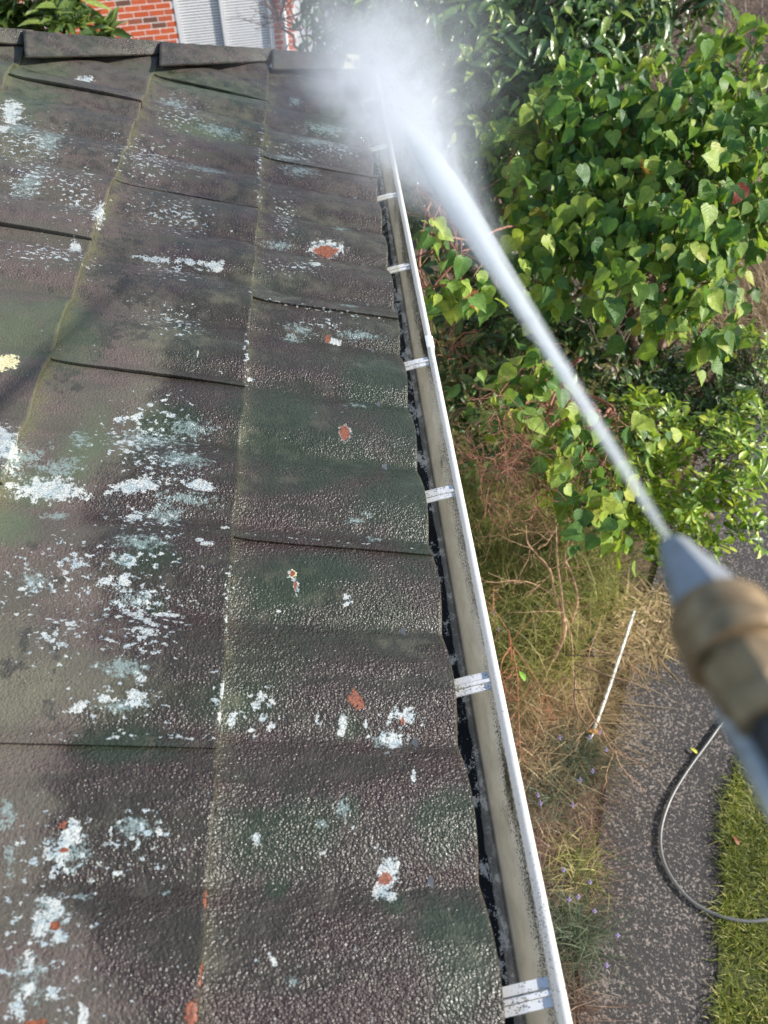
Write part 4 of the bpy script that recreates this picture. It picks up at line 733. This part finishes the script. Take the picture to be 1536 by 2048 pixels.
def lavender(c, n, L, nf, label, mat=None):
    c = np.array(c); root = thing('lavender_plant', tuple(c), label, 'lavender', 'lavender plants in the bed')
    p = c+np.column_stack([rng.normal(0, 0.06, (n, 2)), np.zeros(n)])
    V, F = blades(n, p, L, 0.004, 1.25, segs=3); link('foliage', mesh('foliage', V, F), mat or M_lav, root)['kind'] = 'stuff'
    for i in range(nf):
        a = random.random()*6.28; ln = L*(0.9+0.6*random.random()); d = np.array([math.cos(a)*0.75, math.sin(a)*0.75, 0.8]); tip = c+d*ln
        link('stem', MB().tube(spline([c, c+d*ln*0.5+[0, 0, .03], tip], 4), 0.0013, 4, False).mesh('stem', True), M_lavst, root)
        mb = MB()
        for j in range(7):
            q = tip+np.array([0.005*math.cos(j*2.4), 0.005*math.sin(j*2.4), 0.0045*j]); mb.add(oct_*np.array([.004, .004, .005])+q, of)
        link('flower', mb.mesh('flower', True), M_pet, root)
M_lavst = simple('lavender_stem', (0.16, 0.17, 0.09), 0.7)
lavender((1.043,1.417,0.000), 420, 0.13, 5, 'grey-green lavender with violet flowers just below the white stick')
lavender((0.870,1.250,0.000), 340, 0.11, 4, 'pale sage-coloured lavender beside straw in the middle of the bed')
lavender((0.914,0.950,0.000), 300, 0.11, 2, 'dark green lavender clump beside the deep shadow hole', M_tall)
lavender((0.828,0.692,0.000), 460, 0.15, 5, 'lavender nearest the bottom, fanning out over the path')
lavender((0.900,2.119,0.020), 340, 0.15, 2, 'grey lavender beside the gutter near the dead tree')
# ------------------------------------------------------------------ dead tree and bare twigs
dt = thing('dead_shrub', (1.013,1.938,0.000), 'leafless pale orange dead shrub standing in the long grass', 'dead shrub')
link('trunk', MB().tube(spline([(0.980,1.911,0.000),(1.042,1.954,0.120),(1.069,1.991,0.250),(1.050,2.009,0.360)], 8), np.linspace(0.016, 0.011, 25), 8).mesh('trunk', True), M_pale, dt)
for pl, r0 in [([(1.050,2.009,0.360),(0.993,2.051,0.500),(0.952,2.093,0.650),(0.880,2.110,0.750),(0.818,2.108,0.850),(0.810,2.154,0.920)], 0.009),
           ([(1.050,2.009,0.360),(1.012,2.043,0.550),(0.976,2.067,0.700),(0.935,2.072,0.900),(0.904,2.063,1.050)], 0.009),
           ([(1.101,2.016,0.300),(1.113,2.047,0.450),(1.070,2.092,0.600),(1.005,2.086,0.750),(0.999,2.082,0.900),(1.017,2.083,0.950)], 0.009),
           ([(1.056,2.024,0.360),(1.084,1.966,0.300),(1.087,1.887,0.250),(1.074,1.748,0.200),(1.100,1.510,0.250),(1.160,1.313,0.300)], 0.006),
           ([(0.993,2.051,0.500),(0.857,2.063,0.600),(0.737,2.042,0.660),(0.641,2.064,0.700)], 0.004),
           ([(0.952,2.093,0.650),(0.913,2.211,0.600),(0.862,2.231,0.600),(0.879,2.197,0.500)], 0.003),
           ([(0.981,2.067,0.700),(1.060,2.023,0.750),(1.161,2.005,0.800),(1.184,2.007,0.850)], 0.0035),
           ([(1.046,2.012,0.400),(0.939,1.995,0.450),(0.814,1.962,0.500),(0.731,1.969,0.500)], 0.003),
           ([(1.087,1.887,0.250),(1.197,1.820,0.300),(1.326,1.794,0.350)], 0.003),([(1.074,1.748,0.200),(1.031,1.566,0.250),(1.079,1.390,0.300)], 0.0035),
           ([(1.084,1.966,0.300),(1.212,1.956,0.400),(1.116,1.741,0.350),(1.362,1.631,0.300),(1.372,1.514,0.300)], 0.003)]:
    link('branch', MB().tube(spline(pl, 6), np.linspace(r0*.75, r0*0.22, (len(pl)-1)*6+1), 6).mesh('branch', True), M_pale, dt)
def fractal(mb, p, d, L, r, depth, bend=0.5, down=0.0):
    n = 5; pts = [p]; dd = d/np.linalg.norm(d)
    for i in range(n):
        dd = unit(dd+rng.normal(0, bend*0.35, 3)+np.array([0, 0, -down])); pts.append(pts[-1]+dd*L/n)
    mb.tube(spline(pts, 2), np.linspace(r, r*0.55, n*2+1), 5, False)
    if depth:
        for i in range(rng.integers(2, 5)):
            q = pts[rng.integers(1, n+1)]; fractal(mb, q, unit(dd+rng.normal(0, bend, 3)), L*(0.55+0.25*random.random()), r*0.6, depth-1, bend, down)
tw = MB()
for q_ in ((0.839,2.118,0.800),(0.930,2.089,0.950),(1.007,2.067,0.900),(0.788,2.083,0.600),(1.100,1.510,0.250),(1.134,1.339,0.300),(1.302,1.795,0.350),(1.074,1.748,0.200),(0.962,2.100,0.600),(1.069,2.086,0.400)):
    for i in range(3): fractal(tw, np.array(q_), unit(rng.normal(0, 1, 3)*[1, 1, .3]), 0.16, 0.0022, 1, 0.6)
link('twigs', tw.mesh('twigs', True), M_pale, dt)['kind'] = 'stuff'
M_redst = simple('rust_red_stem', (0.3, 0.12, 0.06), 0.8, nscale=70, var=0.5)
rs = thing('red_stemmed_shrub', (0.824,1.967,0.000), 'broken dry shrub with rust-red stems close against the gutter', 'dead shrub')
for pl, r0 in [([(0.812,1.939,0.050),(0.757,1.879,0.350),(0.730,1.864,0.500)], 0.012),
           ([(0.776,1.880,0.300),(0.759,1.715,0.350),(0.739,1.587,0.350),(0.712,1.371,0.300)], 0.005),
           ([(0.754,1.865,0.350),(0.694,1.771,0.400),(0.664,1.682,0.420)], 0.005),
           ([(0.775,1.747,0.300),(0.725,1.712,0.350),(0.667,1.647,0.400)], 0.004),
           ([(0.767,1.878,0.350),(0.839,1.764,0.300),(0.887,1.638,0.280),(0.919,1.524,0.250)], 0.004),
           ([(0.764,1.892,0.350),(0.826,1.923,0.450),(0.942,1.976,0.550)], 0.0035),
           ([(0.724,1.551,0.300),(0.677,1.480,0.350),(0.652,1.423,0.350)], 0.003),
           ([(0.726,1.865,0.500),(0.665,1.968,0.550),(0.607,2.009,0.600)], 0.003)]:
    link('branch', MB().tube(spline(pl, 6), np.linspace(r0*.85, r0*0.3, (len(pl)-1)*6+1), 6).mesh('branch', True), M_redst, rs)
tw = MB()
for q_ in ((0.725,1.426,0.280),(0.668,1.693,0.400),(0.914,1.524,0.250),(0.887,1.638,0.280),(0.676,2.002,0.500),(0.750,1.612,0.300)):
    for i in range(4): fractal(tw, np.array(q_), unit(rng.normal(0, 1, 3)*[1, 1, .3]), 0.11, 0.0018, 1, 0.6)
link('twigs', tw.mesh('twigs', True), M_redst, rs)['kind'] = 'stuff'
dk = simple('dark_branch', (0.06, 0.035, 0.03), 0.8)
db = thing('fallen_branch', (1.211,2.030,0.000), 'thin dark fallen branch forking across the white stick', 'branch')
for pl in ([(1.026,1.833,0.300),(1.184,1.797,0.330),(1.381,1.811,0.300)],[(1.061,1.774,0.300),(1.184,1.699,0.320),(1.312,1.626,0.300),(1.366,1.550,0.280)],[(1.055,1.748,0.300),(1.008,1.542,0.300),(1.075,1.414,0.300),(1.182,1.332,0.280)],[(1.017,1.644,0.300),(1.094,1.632,0.320),(1.216,1.668,0.300)]):
    link('stem', MB().tube(spline(pl, 6), np.linspace(0.0028, 0.001, (len(pl)-1)*6+1), 5).mesh('stem', True), dk, db)
def bare(name, label, cat, base, tips, L, r, depth, mat, bend=0.6, down=0.0, n=3):
    root = thing(name, tuple(base), label, cat)
    base = np.array(base, float)
    for tp in tips:
        tp = np.array(tp, float); link('branch', MB().tube(spline(bough(base, tp, 0.1), 4), np.linspace(r*2, r, 25), 6).mesh('branch', True), mat, root)
        mb = MB()
        for i in range(n): fractal(mb, tp, unit(tp-base+rng.normal(0, .4, 3)), L, r, depth, bend, down)
        link('twigs', mb.mesh('twigs', True), mat, root)['kind'] = 'stuff'
    return root
bare('bare_bush', 'tangle of bare reddish twigs below the heart-shaped leaves', 'bare bush', (1.368,3.296,-0.000), [(0.689,1.957,1.582), (0.564,1.875,1.568), (0.649,2.038,1.585), (0.500,1.902,1.521), (0.753,1.918,1.485)], 0.24, 0.0028, 3, M_twig, 0.8, 0.05, 4)
bare('bare_twigs', 'dark bare twigs beside the middle of the gutter', 'bare bush', (0.988,4.111,0.200), [(0.499,2.704,1.498), (0.621,2.562,1.380), (0.497,3.163,1.772)], 0.34, 0.003, 2, M_twig, 0.6, 0.0, 3)
bare('reddish_bare_tree', 'leafless reddish tree in front of the brick house downpipe', 'bare tree', (-0.131,7.216,1.051), [(-0.165,7.501,1.436), (-0.339,7.696,1.464), (0.015,7.669,1.464), (-0.065,7.657,1.582)], 0.5, 0.008, 3, simple('dark_red_bark', (0.12, 0.06, 0.05), 0.9), 0.5, -0.05, 5)
bare('grey_stems', 'upright pale grey bare stems right of the water jet', 'bare bush', (1.871,3.826,0.200), [(1.339,2.973,1.258), (1.415,2.985,1.274), (1.311,3.086,1.357)], 0.3, 0.0045, 1, simple('grey_bark', (0.3, 0.25, 0.2), 0.9), 0.3, -0.1, 3)
# ------------------------------------------------------------------ leafy plants
def blobs(*a): return [(p, (r, r, r*f)) for p, r, f in a]
plant('heart_leaved_tree', 'tree with large bright green heart-shaped leaves filling the right of the view', 'tree', (2.0, 3.6, 0), blobs(
    ((0.957,3.538,2.004), .22, .9), ((1.174,3.609,2.082), .30, .8), ((1.044,3.159,1.941), .26, .8), ((1.318,3.255,2.044), .34, .8), ((1.614,3.348,2.147), .34, .8), ((1.849,3.512,2.310), .26, .9), ((1.757,3.018,2.131), .3, .8),
    ((0.949,2.815,1.895), .2, .8), ((1.159,2.846,1.937), .3, .8), ((1.388,2.794,2.040), .32, .8), ((1.643,2.699,1.973), .26, .8), ((1.210,2.507,1.907), .24, .7), ((1.396,2.419,1.908), .22, .7), ((1.346,2.281,1.848), .12, .7), ((0.811,2.642,1.866), .14, .8)),
    'heart', M_heart, 520, 6, 0.070, 0.045, hang=0.75, trunk_r=0.04, bark=M_bark)
plant('heart_leaved_sprout', 'small sprig of heart-shaped leaves beside the gutter, left of the water jet', 'young tree', (1.052,5.142,0.000), blobs(
    ((0.359,2.079,2.205), .07, .9), ((0.334,2.293,2.260), .05, .9), ((0.476,2.078,2.146), .06, .8), ((0.323,2.078,2.135), .05, .8)), 'heart', M_heart, 14, 5, 0.062, 0.03, trunk_r=0.012, bark=M_twig)
plant('low_heart_leaved_tree', 'lower cascade of heart-shaped leaves crossed by the water jet', 'young tree', (1.568,3.565,0.000), blobs(
    ((0.595,2.036,1.713), .13, .7), ((0.705,2.162,1.767), .12, .7), ((0.737,1.998,1.689), .12, .8), ((0.855,1.880,1.593), .16, .8), ((0.815,1.754,1.545), .12, .8), ((0.881,1.683,1.485), .13, .8), ((0.998,1.878,1.533), .12, .8), ((1.119,2.092,1.531), .12, .8)), 'heart', M_heart, 75, 5, 0.066, 0.04, trunk_r=0.018, bark=M_twig, top=.6)
plant('glossy_leaved_tree', 'dark glossy-leaved tree behind the mist, with narrow pointed leaves', 'tree', (1.2, 5.2, -0.3), blobs(
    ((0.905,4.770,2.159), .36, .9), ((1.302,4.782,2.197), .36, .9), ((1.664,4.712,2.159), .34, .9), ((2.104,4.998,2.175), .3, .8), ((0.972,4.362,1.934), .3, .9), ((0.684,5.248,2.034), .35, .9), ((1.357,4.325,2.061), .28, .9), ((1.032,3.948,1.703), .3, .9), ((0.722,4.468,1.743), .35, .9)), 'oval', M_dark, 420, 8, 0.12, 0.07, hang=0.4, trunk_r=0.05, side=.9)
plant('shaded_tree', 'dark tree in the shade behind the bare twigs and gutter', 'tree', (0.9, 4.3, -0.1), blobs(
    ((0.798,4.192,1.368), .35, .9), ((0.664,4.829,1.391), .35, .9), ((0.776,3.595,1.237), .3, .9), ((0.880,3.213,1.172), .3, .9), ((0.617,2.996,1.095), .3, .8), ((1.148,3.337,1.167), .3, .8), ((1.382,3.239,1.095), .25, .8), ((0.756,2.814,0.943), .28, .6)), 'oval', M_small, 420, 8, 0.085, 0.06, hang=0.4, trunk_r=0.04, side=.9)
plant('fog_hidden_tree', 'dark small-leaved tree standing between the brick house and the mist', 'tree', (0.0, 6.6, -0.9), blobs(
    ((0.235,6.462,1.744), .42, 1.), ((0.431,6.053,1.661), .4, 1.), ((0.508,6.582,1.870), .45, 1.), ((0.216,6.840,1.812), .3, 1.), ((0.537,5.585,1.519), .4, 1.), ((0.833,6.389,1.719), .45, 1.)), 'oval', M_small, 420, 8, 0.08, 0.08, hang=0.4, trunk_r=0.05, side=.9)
plant('rosette_shrub', 'bright yellow-green shrub with rosettes of small rounded leaves, behind the nozzle', 'shrub', (2.171,2.847,0.000), blobs(
    ((1.690,2.304,1.088), .24, .8), ((1.912,2.464,1.112), .2, .8), ((1.566,2.177,0.966), .2, .8), ((1.408,2.345,0.971), .18, .8), ((1.486,2.589,1.060), .2, .8), ((1.743,2.095,0.905), .16, .7), ((1.386,2.236,0.738), .18, .7), ((2.097,2.960,1.163), .2, .8), ((1.646,2.063,0.736), .12, .7), ((1.842,2.190,0.997), .16, .7), ((1.575,2.167,0.690),.14,.7)), 'spat', M_ros, 200, 12, 0.066, 0.03, hang=-1, trunk_r=0.025, top=.8)
plant('olive_leaved_bush', 'loose dark green bush between the heart-leaved tree and the rosette shrub', 'shrub', (2.344,3.605,-0.000), blobs(
    ((1.794,2.987,0.898), .26, .6), ((1.961,2.935,0.998), .26, .6), ((1.708,3.154,0.907), .2, .6), ((2.127,3.122,1.042), .2, .6), ((1.760,2.715,0.789), .26, .6), ((1.473,2.737,0.789), .26, .6), ((1.456,2.504,0.579), .25, .6), ((1.659,2.410,0.509), .22, .5), ((2.035,2.812,1.028),.25,.6), ((1.537,2.889,0.928),.22,.6), ((1.384,2.940,0.963),.18,.6), ((1.850,2.731,0.943),.25,.6), ((1.750,3.110,1.006),.2,.6)), 'spat', M_small, 420, 10, 0.06, 0.05, hang=-1, trunk_r=0.02, top=.7)
plant('broad_leaved_shrub', 'shrub with curled olive-green leaves showing over the hip at the upper left', 'shrub', (-1.9, 4.3, 0.6), blobs(
    ((-1.663,4.912,2.246), .2, .7), ((-1.497,4.920,2.264), .2, .7), ((-1.392,4.850,2.209), .13, .7), ((-1.257,4.815,2.187), .08, .6), ((-1.162,4.787,2.169), .03, .6), ((-1.909,4.951,2.264), .25, .7), ((-1.626,4.941,2.141), .15, .7)), 'oval', M_mag, 70, 9, 0.15, 0.03, hang=-1, trunk_r=0.03, top=.9)
